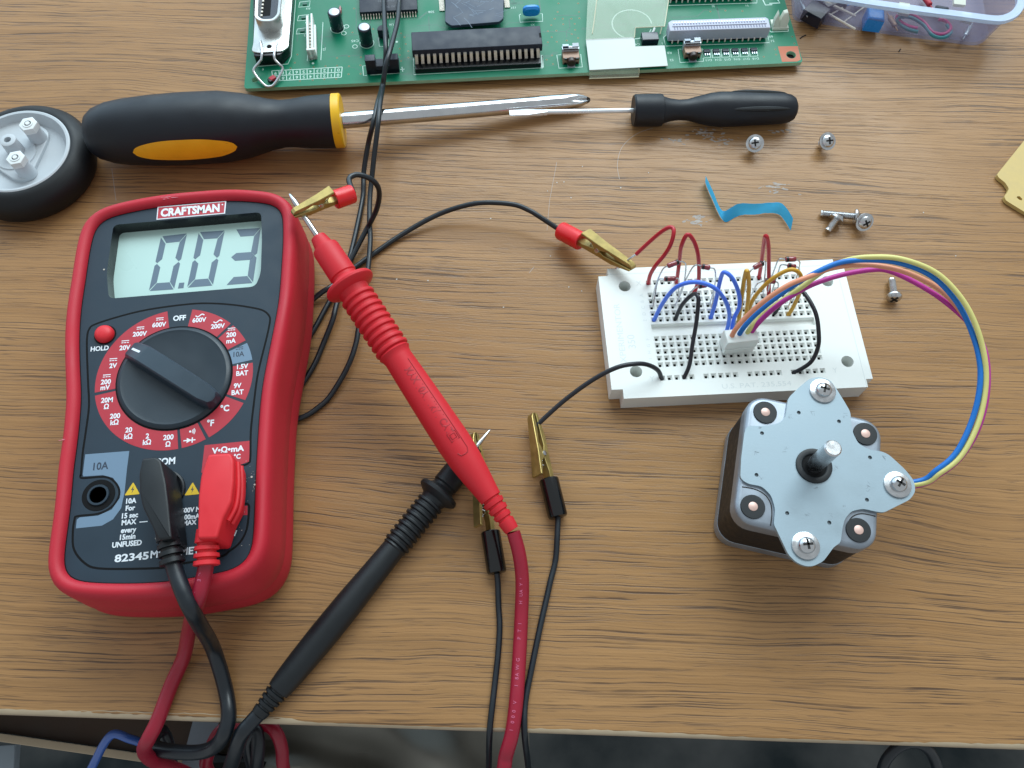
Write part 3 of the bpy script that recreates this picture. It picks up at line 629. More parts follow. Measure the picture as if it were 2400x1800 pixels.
# black lead
bl = thing("test_lead", "black test lead from the meter's middle socket to the black probe below", "test lead", U(800, 1430, 0))
m = MB(); m.prism(rounded(UP([(333, 1074), (366, 1070), (377, 1078), (389, 1130), (395, 1180), (399, 1222), (403, 1262), (371, 1266), (350, 1222), (334, 1190), (327, 1158), (325, 1110)], topz), .8, 3), ZP + 1.2, topz, .7, n=3); m.build("plug", "black_rubber", bl)
plug_neck(bl, (392, 1256), (405, 1322), 38.5, 37.5, 3.05, 3.45, "black_rubber", None)
m = MB(); m.tube(U3([(404, 1316, 37.5), (413, 1345, 37.2), (431, 1392, 36.8), (448, 1428, 34.5), (468, 1464, 26), (499, 1519, 9), (526, 1606, 2.4), (536, 1672, 2.3), (527, 1716, 1), (505, 1748, -5), (466, 1763, -9), (401, 1761, -12), (362, 1750, -14), (360, 1725, -18), (378, 1715, -22), (395, 1755, -28), (410, 1830, -45), (470, 1900, -60), (560, 1900, -62), (602, 1838, -50), (592, 1790, -40), (580, 1735, -30), (600, 1715, -28), (604, 1770, -32), (590, 1850, -50), (560, 1880, -52), (530, 1845, -30), (548, 1775, -8), (566, 1722, 1), (588, 1694, 2.6), (606, 1674, 3.2)]), 2.25, 14, 10)
m.build("cable", "black_cable", bl)
A2, B2 = U(1149, 1007, 5.5), U(605, 1676, 3.6); AL2 = 862.0; d2 = B2 - A2
prof = [(60, 12), (62, 34), (84, 44), (90, 60), (186, 62), (190, 56), (196, 57), (203, 70), (208, 97), (213, 101), (219, 100), (223, 92), (232, 64)] + ribs(240, 380, 9, 67, 57) + [(384, 62), (388, 56), (470, 61), (552, 67), (640, 69), (716, 66), (770, 61), (790, 57)]
for k in range(4):
    s_ = 797 + k * 14; w_ = 54 - k * 3.6; prof += [(s_, w_), (s_ + 1.5, w_ * .78), (s_ + 5.5, w_ * .78), (s_ + 7, w_ - 1)]
prof += [(857, 39), (862, 36), (862.5, 8)]
m = MB(); pr2 = []
for s_, w_ in prof:
    c = A2 + d2 * (s_ / AL2); pr2.append((s_ / AL2 * d2.length, .5 * w_ * PXS(c)))
m.lathe(A2, d2, pr2, 36, up=(0, 0, 1)); m.build("probe_handle", "black_rubber", bl, sharp=28)
m = MB(); m.lathe(A2, d2, [(0, .08), (.5, .35), (5, .75), (11, .9)], 16); m.build("probe_tip", "chrome", bl)

# ------------------------------------------------------------------ crocodile clip leads
def clip(parent, T_, tail, yv, boot_len, boot_r, boot_mat, side_open=1.0, L0=20.0, w=3.3):
    """T_: jaw tip, tail: where the boot starts; yv: the way the lever jaw lies"""
    x = (tail - T_); ln = x.length; x.normalize(); y = V(yv); y = (y - x * y.dot(x)).normalized(); z = x.cross(y); k = ln / L0
    def sc(P): return [V((a * k, b)) for a, b in P]
    m = MB(); m.eprism(sc([(-.2, -.15), (.3, -1.0), (7, -2.1), (13, -1.7), (L0 - 1, -1.5), (L0 + 2, -1.4), (L0 + 2, .5), (L0 - 2, .1), (13, .9), (10, -.3)]), T_, x, y, z, w * .82, 0, .15)
    p = m.build("alligator_clip", "brass", parent, sharp=25)
    m = MB(); m.eprism(sc([(-.3, .0), (-.1, .75), (1.0, 1.5), (12, 3.2), (L0 * .94, 4.7), (L0 * .95, 3.9), (15, 2.6), (13.4, .7), (11.6, 1.0), (9, 1.7), (5, .55)]), T_, x, y, z, w, 0, .18)
    for i_, v_ in enumerate(m.v):
        rel = v_ - T_; xx = rel.dot(x) / ln; zz = rel.dot(z); m.v[i_] = v_ + z * zz * (-.42 + .62 * min(1, max(0, xx)))
    m.build("lever_jaw", "brass", p, sharp=25)
    m = MB(); m.lathe(T_ + x * 12.6 * k + y * .6 - z * (w * .5 + .25), z, [(0, .4), (.12, .85), (.3, .9), (w + .35, .9), (w + .5, .85), (w + .6, .4)], 16); m.sweep([T_ + x * (12.4 + i * .35) * k + y * (1.2 + .8 * math.sin(i * 1.6)) + z * .5 * math.cos(i * 1.6) for i in range(14)], .22, 6); m.build("rivet", "steel", p)
    b0 = tail - y * .45 - x * .2
    m = MB(); m.lathe(b0, x, [(.6, .6), (.3, boot_r * .82), (0, boot_r * .92), (.3, boot_r), (boot_len - .8, boot_r), (boot_len - .2, boot_r * .92), (boot_len, boot_r * .7), (boot_len, .3)], 28)
    m.build("boot", boot_mat, p, sharp=35)
    return b0 + x * boot_len
mat("boot_red", (218, 28, 34), 0.32, spec=0.5, var=0.04); mat("boot_black", (10, 11, 13), 0.18, spec=0.6)
la = thing("clip_lead", "black wire clip lead with red boots joining the red probe tip to the breadboard", "clip lead", U(1000, 520, 0))
e1 = clip(la, U(686, 501, 37.5), U(785, 466, 34.5), (0.1, .25, 1), 7.2, 3.25, "boot_red", L0=20, w=3.4)
e2 = clip(la, U(1484, 628, 14.5), U(1362, 563, 8.5), (0.25, .30, 1), 10.5, 3.5, "boot_red", L0=20, w=4.6)
m = MB()
m.tube([e1] + U3([(818, 421, 31), (833, 410, 30), (854, 413, 28.5), (875, 424, 26), (887, 441, 22), (888.5, 464, 17), (882.5, 491, 12), (871, 516, 8), (857.5, 541, 4.5), (824, 605, 2.2), (800, 650, 1.4), (779, 694, 1.2), (761, 727, 1.2), (736, 772, 1.2), (712, 806, 1.2), (680, 850, 1.2)]), .98, 10, 8)
m.tube(U3([(915, -160, 8), (903, -60, 8), (900, 0, 9), (901, 43, 12), (903, 87, 15.5), (904, 123, 15), (902, 160, 11), (895, 205, 9), (885, 242, 16.5), (874, 291, 17.2), (863, 338, 10), (853, 400, 3.5), (852, 436, 2), (850.5, 463, 1.2), (841, 513, 1.2), (824, 588, 1.2), (806, 650, 1.2), (787, 721, 3.2), (779, 752, 3), (756, 810, 1.3), (736, 856, 1.2), (704, 907, 1.2), (670, 955, 1.2)]), .98, 10, 8)
m.tube(U3([(950, -160, 10), (940, -60, 10), (936, 0, 10), (934.5, 22, 11), (931.6, 51, 13), (923, 87, 15), (913, 123, 17), (904, 152, 16), (900, 180, 13), (897, 206, 10.5), (891, 242, 18.5), (886, 291, 19.5), (877, 366, 13), (871, 422, 8), (867, 463, 6), (866, 519, 5), (868, 560, 4.4), (864, 616, 4.2), (859, 660, 4.2), (850, 715, 4), (840, 772, 3.8), (834.7, 803, 3.4), (822, 843, 3), (802, 884, 2.2), (771, 932, 1.4), (743.6, 957, 1.2), (716, 975, 1.2), (680, 986, 1.2), (640, 990, 1.2)]), .98, 10, 8)
m.tube([e2] + U3([(1262, 506, 8.5), (1240, 493, 9), (1204, 479.5, 9.5), (1139, 475, 9), (1085, 483, 7), (1020, 506, 4), (943, 549, 1.6), (874, 596, 1.2), (835, 624, 1.2), (806, 645, 1.2), (777, 671, 3.2), (756, 684, 3), (728, 706, 1.6), (700, 724, 1.2), (660, 745, 1.2)]), .98, 10, 8)
m.build("wire", "black_cable", la)
lb = thing("clip_lead", "black wire clip lead with black boots running off the desk's front edge", "clip lead", U(1230, 1400, 0))
e3 = clip(lb, U(1111, 1018, 5.2), U(1147, 1247, 3.8), (-.85, -.1, .7), 13.5, 3.15, "boot_black", L0=20, w=3.4)
e4 = clip(lb, U(1247, 972, 5.0), U(1284, 1124, 3.8), (-.85, -.1, .7), 13.2, 3.25, "boot_black", L0=20, w=4.2)
m = MB(); m.tube([e3] + U3([(1167, 1372, 2), (1168.5, 1420, 1.1), (1171, 1466, 1), (1168, 1526, 1), (1160, 1601, 1), (1150, 1688, 1.0), (1147, 1730, -2), (1146, 1780, -14), (1146, 1840, -40), (1160, 1930, -80)]), .98, 10)
m.tube([e4] + U3([(1306, 1256, 2.4), (1302, 1312, 1.2), (1290, 1362, 1), (1283, 1394, 1), (1266, 1469, 1), (1245, 1571, 1), (1231, 1646, 1), (1229, 1706, .9), (1231, 1740, -3), (1237, 1790, -16), (1240, 1850, -45), (1200, 1940, -80), (1160, 1930, -80)]), .98, 10)
m.build("wire", "black_cable", lb)

# ------------------------------------------------------------------ breadboard
ZB = 8.5; BO = V((48.1557, 158.2722, 0)); bex = V((.99602628, .08905976, 0)); bey = V((-.08905976, .99602628, 0))
def BP(x, y, z=ZB): return BO + bex * x + bey * y + V((0, 0, z))
bb = thing("breadboard", "white solderless breadboard crowded with jumper wires and diodes", "breadboard", BP(27, -20, 0))
holes = set(); 
for c in range(23):
    for r in list(range(2, 7)) + list(range(9, 14)): holes.add((c, r))
    if c not in (5, 11, 17): holes.add((c, 0)); holes.add((c, 15))
X0, X1, Y0, Y1 = -1.27, 22 * 2.54 + 1.27, -15 * 2.54 - 1.27, 1.27
m = MB(); hw = 2.54 / 2
for r in range(16):
    if r in (7, 8): continue
    for c in range(23):
        x, y = c * 2.54, -r * 2.54
        P = [BP(x - hw, y - hw), BP(x + hw, y - hw), BP(x + hw, y + hw), BP(x - hw, y + hw)]
        if (c, r) not in holes: m.add(P, [(0, 1, 2, 3)]); continue
        a, b, dd = .94, .43, .85
        Q = [BP(x + i * a, y + j * a) for i, j in ((-1, -1), (1, -1), (1, 1), (-1, 1))]; R = [BP(x + i * b, y + j * b, ZB - dd) for i, j in ((-1, -1), (1, -1), (1, 1), (-1, 1))]; Z = [p - V((0, 0, 2.2)) for p in R]
        for k in range(4):
            l = (k + 1) % 4; m.add([P[k], P[l], Q[l], Q[k]], [(0, 1, 2, 3)]); m.add([Q[k], Q[l], R[l], R[k]], [(0, 1, 2, 3)]); m.add([R[k], R[l], Z[l], Z[k]], [(0, 1, 2, 3)], 1)
        m.add(Z, [(0, 1, 2, 3)], 1)
# the middle channel is a step down
gy0, gy1 = -8.5 * 2.54, -6.5 * 2.54; cx0, cx1 = -5.0, 61.0; cy0, cy1 = -7.95 * 2.54, -6.72 * 2.54; zc = ZB - 1.6
main = [(-17.9, -41.5), (-14.1, -41.5), (-14.1, -45.0), (70.2, -45.0), (70.2, -42.0), (72.6, -42.0), (72.6, 2.6), (69.2, 2.6), (69.2, 6.6), (-14.3, 6.6), (-14.3, 3.55), (-17.9, 3.55)]
hc = [(-8.8, -1.0), (-8.75, -35.1), (65.3, -35.0), (65.2, -2.6)]
inner = [(X0, Y0), (X1, Y0), (X1, gy0), (X1, gy1), (X1, Y1), (X0, Y1), (X0, gy1), (X0, gy0)]
bm_holes = [[BP(*p) for p in inner]] + [[BP(x + 2.15 * math.cos(a), y + 2.15 * math.sin(a)) for a in [2 * math.pi * i / 28 for i in range(28)]] for x, y in hc]
# outer rim surface (with a fine step line along the tongues) around the hole field
chan_l = [(cx0, cy0), (cx0, cy1)]
top_outer = [BP(*p) for p in main]
m.holed(top_outer, bm_holes, ZB)
# strip between the two hole fields
m.add([BP(X0, gy0), BP(X1, gy0), BP(X1, cy0), BP(X0, cy0)], [(0, 1, 2, 3)]); m.add([BP(X0, cy1), BP(X1, cy1), BP(X1, gy1), BP(X0, gy1)], [(0, 1, 2, 3)])
m.add([BP(X0, cy0), BP(X1, cy0), BP(X1, cy0 + .25, zc), BP(X0, cy0 + .25, zc)], [(0, 1, 2, 3)]); m.add([BP(X0, cy1), BP(X1, cy1), BP(X1, cy1 - .25, zc), BP(X0, cy1 - .25, zc)], [(0, 1, 2, 3)])
m.add([BP(X0, cy0 + .25, zc), BP(X1, cy0 + .25, zc), BP(X1, cy1 - .25, zc), BP(X0, cy1 - .25, zc)], [(0, 1, 2, 3)])
for xx in (X0, X1): m.add([BP(xx, cy0), BP(xx, cy0 + .25, zc), BP(xx, cy1 - .25, zc), BP(xx, cy1)], [(0, 1, 2, 3)])
for x, y in hc:
    C = [[BP(x + 2.15 * math.cos(a), y + 2.15 * math.sin(a), z) for a in [2 * math.pi * i / 28 for i in range(28)]] for z in (ZB, .8)]; m.loops(C, 0, False, True)
m.loops([[BP(x, y, z) for x, y in main] for z in (0.2, ZB)], 0, True, False)
m.build("body", ["board_white", "board_hole"], bb, fix=False, sharp=30)
m = MB()
for y in (4.15,): m.prism([BP(-14.2, y - .12), BP(69.1, y - .12), BP(69.1, y + .12), BP(-14.2, y + .12)], ZB - .02, ZB + .02)
m.prism([BP(69.7, -44.8), BP(69.95, -44.8), BP(69.95, 2.5), BP(69.7, 2.5)], ZB - .02, ZB + .02)
tx = lambda s, x, y, h, rot=False, w=None: m.text(s, BP(x, y), bey if rot else bex, -bex if rot else bey, h, w=w, t=.03)
tx("EXPERIMENTOR", -12.6, -20.5, 2.1, True, 25); tx("350", -9.0, -23.5, 2.6, True); tx("X", -3.6, 0, 1.9); tx("Y", -3.6, -38.1, 1.9); tx("X", 60.2, 0, 1.9); tx("Y", 60.2, -38.1, 1.9)
for k, ch_ in enumerate("ABCDE"): tx(ch_, -3.2, -5.08 - k * 2.54, 1.2, True)
for k, ch_ in enumerate("FGHIJ"): tx(ch_, -3.2, -22.86 - k * 2.54, 1.2, True)
tx("U.S. PAT. 235,554", 32, -42.2, 1.7, False, 24)
m.build("embossed_text", "board_emboss", bb, fix=False)

# jumper wires
def jumper(label, pts, mname, col, r=.72, group="jumper wires plugged into the breadboard", bare=None):
    P = U3(pts); 
    for i in (0, -1):
        if abs(P[i].z - ZB) < .1: P[i].z -= 1.0
    t = thing("jumper_wire", label, "wire", (P[0].x, P[0].y, ZB), group)
    m = MB(); m.tube(P, r, 10, 8); m.build("insulation", mname, t)
    if bare: m = MB(); m.tube(U3(bare), .33, 8); m.build("bare_end", "steel", t)
jumper("red jumper wire whose bare end is held by the brass clip", [(1519.9, 663, ZB), (1524, 644, 14), (1537, 622, 20), (1557, 598, 24), (1571, 575, 28), (1578.5, 550, 31), (1577, 535, 31.5), (1563, 535, 30.5), (1532, 558, 25), (1491, 596, 18)], "wire_red", "red", bare=[(1492, 595, 18), (1476, 606, 16), (1455, 622, 12.5), (1442, 630, 10.5)])
jumper("tall red jumper arch just right of the one held by the clip", [(1586.8, 661, ZB), (1590, 630, 17), (1592.5, 610, 21), (1597, 577, 30), (1611, 550, 35), (1627, 567, 32), (1636.7, 602, 26), (1638, 650, 15), (1634, 668, 11), (1627, 686, ZB)], "wire_red", "red")
jumper("narrow red jumper loop standing at the board's back right", [(1780.7, 648, ZB), (1784, 620, 16), (1788, 590, 24), (1794, 553, 36), (1801, 576, 31), (1802, 640, 17), (1804, 694, ZB)], "wire_red", "red")
jumper("blue jumper wire arching from the board's left side to the white connector", [(1534, 748, ZB), (1553, 711, 16), (1584, 674, 25), (1626, 661, 30), (1668, 671, 30), (1696, 698, 25), (1709, 732, 18), (1707, 760, 11), (1702, 782, ZB)], "wire_blue", "blue")
jumper("tall narrow blue jumper wire left of the yellow jumpers", [(1667, 743, ZB), (1677, 708, 15), (1688, 657, 25), (1697.5, 638, 31), (1717, 653, 30), (1731, 686, 24), (1733, 718, 18), (1721, 745, 12), (1715.6, 778, ZB)], "wire_blue", "blue")
jumper("black jumper wire crossing the middle channel left of the white connector", [(1584, 745, ZB), (1599, 714, 15), (1624, 690, 21), (1635, 694, 23), (1636.5, 712, 22), (1632, 756, 18), (1623, 808, 14), (1615.7, 856, 11), (1603.5, 884, ZB)], "wire_black", "black")
jumper("black jumper wire curving round the board's right end of the hole field", [(1817, 733, ZB), (1835, 705, 14), (1866, 679, 20), (1887, 690, 22), (1911, 732, 22), (1918.6, 777, 20), (1917, 814, 16), (1899, 850, 12), (1861, 872, ZB)], "wire_black", "black")
jumper("black jumper wire running off the board's left edge to the brass clip", [(1552, 886, ZB), (1542, 868, 12), (1517, 854.7, 16), (1487, 853, 18), (1444, 862, 18), (1388, 891, 14), (1322, 939, 9), (1262, 993, 5.2), (1250, 1004, 5)], "wire_black", "black", r=.8)
jumper("narrow yellow jumper loop standing behind the white connector", [(1732, 756, ZB), (1738, 700, 20), (1744, 655, 28), (1750.5, 634, 33), (1755.5, 665, 26), (1752, 715, 15), (1748, 746, ZB)], "wire_yellow", "yellow")
jumper("wide yellow jumper arch leaning right towards the motor leads", [(1750.4, 740, ZB), (1765, 702, 16), (1796, 665, 25), (1832, 639.6, 30), (1859, 632, 32), (1877, 647, 29), (1875, 683, 20), (1862, 714, 13), (1849, 737, ZB)], "wire_yellow", "yellow")
# diodes
def diode(label, a, b, z, left, right, band):
    A_, B_ = U(a[0], a[1], z), U(b[0], b[1], z); d = (B_ - A_); L_ = d.length; d.normalize(); c = (A_ + B_) / 2
    t = thing("diode", label, "diode", (c.x, c.y, z - 1), "signal diodes on the breadboard")
    m = MB(); m.lathe(A_, d, [(0, .3), (.15, .75), (.5, .92), (L_ - .5, .92), (L_ - .15, .75), (L_, .3)], 14); m.build("glass_body", "diode_glass", t)
    m = MB(); t0, t1 = ((.35, 1.15) if band == 0 else (L_ - 1.15, L_ - .35)); m.lathe(A_, d, [(t0, .5), (t0, .97), (t1, .97), (t1, .5)], 14); m.build("cathode_band", "diode_band", t)
    m = MB(); m.tube([A_ + d * .2] + U3(left), .26, 7, 6); m.build("lead", "steel", t); m = MB(); m.tube([B_ - d * .2] + U3(right), .26, 7, 6); m.build("lead", "steel", t)
diode("red glass diode with its band towards the tall red jumper arch", (1564, 624), (1591, 613), 28, [(1553, 632, 26), (1538, 665, 18), (1528, 706, 7.8)], [(1602, 614, 28), (1607.5, 626, 25), (1600, 677, 15), (1581, 718, 7.8)], 1)
diode("red glass diode lying low at the feet of the first two red jumpers", (1556, 654), (1584, 653), 16, [(1542, 658, 15), (1534, 700, 10), (1530, 719, 7.8)], [(1591, 655, 15), (1590, 690, 9), (1588, 704, 7.8)], 0)
diode("red glass diode just right of the tall red jumper arch", (1643, 624), (1665, 628), 26, [(1632, 621, 26), (1620, 632, 24), (1599, 674, 15), (1588, 706, 7.8)], [(1676, 634, 25), (1675, 671, 16), (1662.6, 715, 7.8)], 0)
diode("red glass diode behind the top of the black jumper that crosses the channel", (1636, 671), (1657, 668), 17, [(1626, 677, 15), (1610, 696, 11), (1599, 709, 7.8)], [(1671, 671, 15), (1672, 700, 10), (1664, 731, 7.8)], 0)
diode("red glass diode tilted left of the narrow red jumper loop", (1766, 628), (1789, 616), 26, [(1756, 640, 24), (1748, 670, 16), (1740, 700, 7.8)], [(1794, 614, 26), (1793, 640, 20), (1788, 696, 7.8)], 1)
diode("red glass diode highest at the back right, band facing left", (1840, 608), (1866, 607), 30, [(1826, 608, 30), (1817, 626, 26), (1804, 665, 16), (1800, 690, 7.8)], [(1874, 614, 29), (1872, 628, 26), (1858, 690, 14), (1845, 725, 7.8)], 0)
diode("red glass diode directly under the highest one at the back right", (1845, 622), (1866, 626), 27, [(1831, 621, 27), (1824, 638, 23), (1812, 675, 13), (1808, 700, 7.8)], [(1874, 632, 25), (1868, 670, 16), (1858, 712, 7.8)], 0)
diode("red glass diode at the foot of the narrow red jumper loop", (1792, 658), (1818, 660), 17, [(1775, 665, 16), (1762, 690, 11), (1752, 706, 7.8)], [(1824, 665, 16), (1822, 685, 11), (1815, 706, 7.8)], 0)

# ------------------------------------------------------------------ stepper motor
ZM = 29.5
mh = [U(1795, 964.5, ZM), U(2030, 1015, ZM), U(2014, 1241, ZM), U(1766, 1186, ZM)]
mc = sum(mh, V((0, 0, 0))) / 4; ma_ = ((mh[1] - mh[0]) + (mh[2] - mh[3])); ang = math.atan2(ma_.y, ma_.x)
sm = thing("stepper_motor", "square silver and black stepper motor with upright shaft and four coloured leads", "motor", (mc.x, mc.y, 0))
def body_loop(hs, r): return rrect((mc.x, mc.y), 2 * hs, 2 * hs, r, ang, 6)
m = MB(); m.prism(body_loop(20.85, 6.1), 6.2, 22.8); m.build("laminations", "laminations", sm)
m = MB(); m.prism(body_loop(21.0, 6.0), 0.3, 6.3, .5, rb=1.5); m.build("rear_cap", "cap_metal", sm)
m = MB(); m.prism(body_loop(21.0, 6.0), 22.6, ZM - .9, 1.6, n=4); m.build("front_cap", "cap_metal", sm, sharp=50)
ppl = [(1921, 883), (1946, 890.7), (1961, 912), (1979, 941), (1993.5, 966), (1994, 985), (1999, 1015), (2012, 1040), (2038, 1054), (2067, 1058), (2084, 1066), (2121, 1099.8), (2142.6, 1127), (2145.7, 1152), (2133, 1170.5), (2118, 1178), (2072, 1201), (2056.5, 1199.7), (2022.7, 1192), (1995, 1198), (1979.7, 1216.6), (1973.5, 1244), (1970.5, 1272), (1955, 1281), (1930.5, 1315), (1906, 1327), (1887.5, 1327), (1866, 1318), (1847.5, 1299.6), (1819.8, 1241), (1813.7, 1229), (1816.8, 1192), (1807.6, 1161), (1786, 1139.7), (1752, 1133.6), (1735, 1121), (1737, 1075), (1744.5, 1013.7), (1750.7, 998), (1795, 998), (1826, 992), (1841, 976.8), (1846, 940), (1850.6, 929), (1875, 906), (1896.7, 887.7)]
plo = ccw([V((p.x, p.y)) for p in rounded(UP(ppl, ZM), 1.2, 3)])
def C6(x, y, z=ZM): return U(1660 + x * .3074, 860 + y * .3074, z)
sh = [C6(x, y) for x, y in ((690, 348), (997, 415), (1233, 690), (1210, 1013), (923, 1187), (602, 1115), (368, 823), (410, 505), (283, 640))]
hub = C6(805, 755)
m = MB(); hl = [circle(p, .62, 12) for p in sh[:-1]] + [circle(hub, 3.9, 32)]
m.holed(plo, hl, ZM); m.loops([[V((p.x, p.y, z)) for p in plo] for z in (ZM - 1.2, ZM)], 0, True, False)
for q in hl: m.loops([[V((p.x, p.y, z)) for p in q] for z in (ZM, ZM - .6)], 1, False, True)
mat("dimple", (112, 122, 128), .5, metal=.3); m.build("mounting_plate", ["zinc_plate", "dimple"], sm, fix=False, sharp=30)
m = MB(); rnd = random.Random(21)
for x, y in ((800, 350), (1045, 365), (360, 660), (405, 850), (755, 1115), (930, 1120), (1215, 900), (1040, 1075), (975, 780), (395, 460), (630, 375), (1340, 690), (1215, 930), (820, 930), (590, 630)):
    for k in range(4):
        c = C6(x + rnd.uniform(-14, 14), y + rnd.uniform(-18, 18)); a_ = rnd.uniform(0, 3.1); l_ = rnd.uniform(.15, .7); w_ = rnd.uniform(.06, .16)
        m.ribbon([c - V((math.cos(a_), math.sin(a_), 0)) * l_, c + V((math.cos(a_), math.sin(a_), 0)) * l_], w_, ZM, 0, .012)
mat("plate_stain", (128, 138, 146), .6); tag(m.build("stain_mark", "plate_stain", sm, fix=False), kind="stuff")
# raised shoulder edges around the two front corner bosses
m = MB()
for pts in ([(1739, 1141), (1770, 1147), (1793, 1160), (1806, 1180), (1809, 1205), (1806, 1232)], [(2052, 1210), (2020, 1204), (1998, 1211), (1985, 1230)]):
    m = MB(); m.ribbon(catmull(UP(pts, ZM - .9), 6), .35, ZM - .92, 0, .06); m.build("boss_groove", "laminations", sm, fix=False)
for p in mh:
    q = V((p.x, p.y, ZM - .95)); m = MB(); m.lathe(q, (0, 0, 1), [(0, 3.7), (.5, 3.6), (.55, 1.5), (.5, 0)], 32); w_ = m.build("washer", "black_rubber", sm, sharp=30)
    m = MB(); m.lathe(q, (0, 0, 1), [(.3, 1.4), (.65, 1.38), (.75, 1.2), (.78, 0)], 20); m.build("rivet", "copper", w_)
def cross_head(mb, c, up, r, h, ang0=0.0, mi_slot=1, seg=28):
    up = V(up).normalized(); mb.lathe(c, up, [(0, r * .98), (h * .35, r), (h * .75, r * .82), (h * .95, r * .5), (h, 0.01)], seg)
    u = up.orthogonal().normalized(); w = up.cross(u); u2 = u * math.cos(ang0) + w * math.sin(ang0); w2 = up.cross(u2)
    for a, b in ((u2, w2), (w2, u2)): mb.obox(c + up * (h * .80), (a, b, up), (r * 1.15, r * .26, h * .52), mi_slot)
for (x, y), a0 in (((870, 185), .5), ((1440, 900), .2), ((740, 1365), .9)):
    c = C6(x, y); m = MB(); m.lathe(c, (0, 0, 1), [(0, 4.1), (.55, 4.05), (.7, 3.7), (.7, 0)], 36); w_ = m.build("screw_washer", "steel", sm, sharp=30)
    m = MB(); cross_head(m, c + V((0, 0, .7)), (0, 0, 1), 2.5, 1.9, a0); m.build("screw", ["chrome", "laminations"], w_, sharp=40)
m = MB(); m.lathe(hub, (0, 0, 1), [(-1, 3.7), (.4, 3.65), (.6, 3.9), (.7, 4.6), (.55, 5.4), (0, 5.5)], 40, cap=False); m.lathe(hub, (0, 0, 1), [(.1, 3.75), (-.5, 3.6), (-.55, 0)], 32, 1); m.build("bearing_ring", ["black_rubber", "black_gap"], sm, sharp=30, fix=False)  # matte black disc inside the ring paints the shade of a deeper bore
m = MB(); m.lathe(hub, (0, 0, 1), [(-1, 2.45), (1.5, 2.45), (1.6, 2.5), (15.6, 2.5), (16.1, 2.1), (16.1, 0)], 28); m.build("shaft", "steel", sm, sharp=30)
# leads and connector
cl, cr = U(1694, 832, ZB), U(1763, 824.4, ZB); dd, qq = frame(cl, cr); wlen = (cr - cl).length
m = MB(); m.prism([cl, cr, cr + qq * 5.4, cl + qq * 5.4], ZB + .25, ZB + 3.4, .2); m.prism([cl - dd * .3 + qq * .3, cr + dd * .3 + qq * .3, cr + dd * .3 + qq * 5.6, cl - dd * .3 + qq * 5.6], ZB + 3.2, ZB + 8.2, .5); con = m.build("connector", "nylon_white", sm)
for px0, pts, mn in ((0, [(1713, 797, 15), (1722, 775, 19), (1752, 740, 24), (1800, 699, 31), (1850, 667, 36), (1900, 647, 38.5), (1952, 628, 40), (2022, 620, 41), (2092, 629, 41), (2152, 650, 40), (2210, 684, 38), (2263, 745, 35), (2294, 810, 32), (2301, 890, 29), (2284, 985, 25), (2246, 1062, 22), (2198, 1104, 19), (2140, 1132, 15), (2080, 1125, 14)], "lead_salmon"),
                     (1, [(1727, 795, 15), (1738, 775, 18), (1766, 742, 22), (1812, 703, 28), (1862, 668, 34), (1910, 640, 39), (1970, 615, 42), (2040, 609.5, 44), (2110, 617, 44), (2180, 645, 43), (2232, 694, 41), (2267, 753, 38), (2293, 830, 35), (2297, 900, 32), (2280, 980, 28), (2243, 1058, 24), (2196, 1101, 21), (2140, 1130, 17), (2085, 1130, 15)], "lead_blue"),
                     (2, [(1743, 794, 15), (1754, 776, 17), (1782, 742, 20), (1830, 706, 26), (1880, 672, 32), (1935, 632, 38), (1985, 610, 42), (2040, 602.5, 45), (2112, 607, 46), (2190, 637, 45), (2246, 690, 43), (2283, 753, 40), (2306, 830, 36), (2310, 905, 32), (2293, 990, 28), (2254, 1066, 24), (2204, 1108, 21), (2145, 1136, 17), (2090, 1136, 15)], "lead_yellow"),
                     (3, [(1758, 791, 15), (1764, 774, 17), (1790, 744, 21), (1836, 706, 27), (1900, 669, 32), (1970, 645, 35), (2040, 632.6, 37), (2084, 635, 37), (2150, 665, 36), (2215, 707, 35), (2277, 765, 33), (2310, 830, 31), (2314, 915, 28), (2294, 1000, 25), (2253, 1070, 22), (2203, 1111, 19), (2143, 1139, 16), (2090, 1138, 14)], "lead_magenta")):
    P = U3(pts); P[0].z = 12; P[-1] = V((mc.x + 12, mc.y + 2 - px0 * 1.2, 14)); m = MB(); m.tube(P, .86, 10, 8); m.build("lead_wire", mn, sm)

# ------------------------------------------------------------------ circuit board
ZC = 4.1
cb = thing("circuit_board", "green printed circuit board packed with chips along the photo's top edge", "circuit board", U(1200, 150, 0))
pbl, pbr = U(572, 208, ZC), U(1882, 146, ZC); pex, pey = frame(pbl.copy(), pbr.copy()); pa_ = math.atan2(pex.y, pex.x); plen = (pbr - pbl).length
brd = rounded([pbl, pbl + pex * plen, pbl + pex * (plen + 0) + pey * 112, pbl + pey * 112], 1.6, 4)
m = MB(); pad_hole = U(1854, 128.6, ZC); lh = U(598, 187, ZC)
ho = [circle(pad_hole, 1.95, 24), circle(lh, 1.4, 20)]
brd = ccw([V((p[0], p[1])) for p in brd]); m.holed(brd, ho, ZC, 0); m.loops([[V((p.x, p.y, z)) for p in brd] for z in (ZC - 1.7, ZC)], 1, True, False)
for q in ho: m.loops([[V((p.x, p.y, z)) for p in q] for z in (ZC, ZC - 1.6)], 1, False, False)
m.build("substrate", ["pcb_green", "pcb_edge"], cb, fix=False, sharp=30)
m = MB()
for i in range(26): c = pbl + pex * random.uniform(6, plen - 6) + pey * random.uniform(6, 60); m.lathe((c.x, c.y, ZC - 1.7), (0, 0, -1), [(0, .9), (ZC - 1.75, .3)], 6)
tag(m.build("solder_legs", "pin_metal", cb), kind="stuff")
def part(name, mb, mats, parent=cb, **k): return mb.build(name, mats, parent, **k)
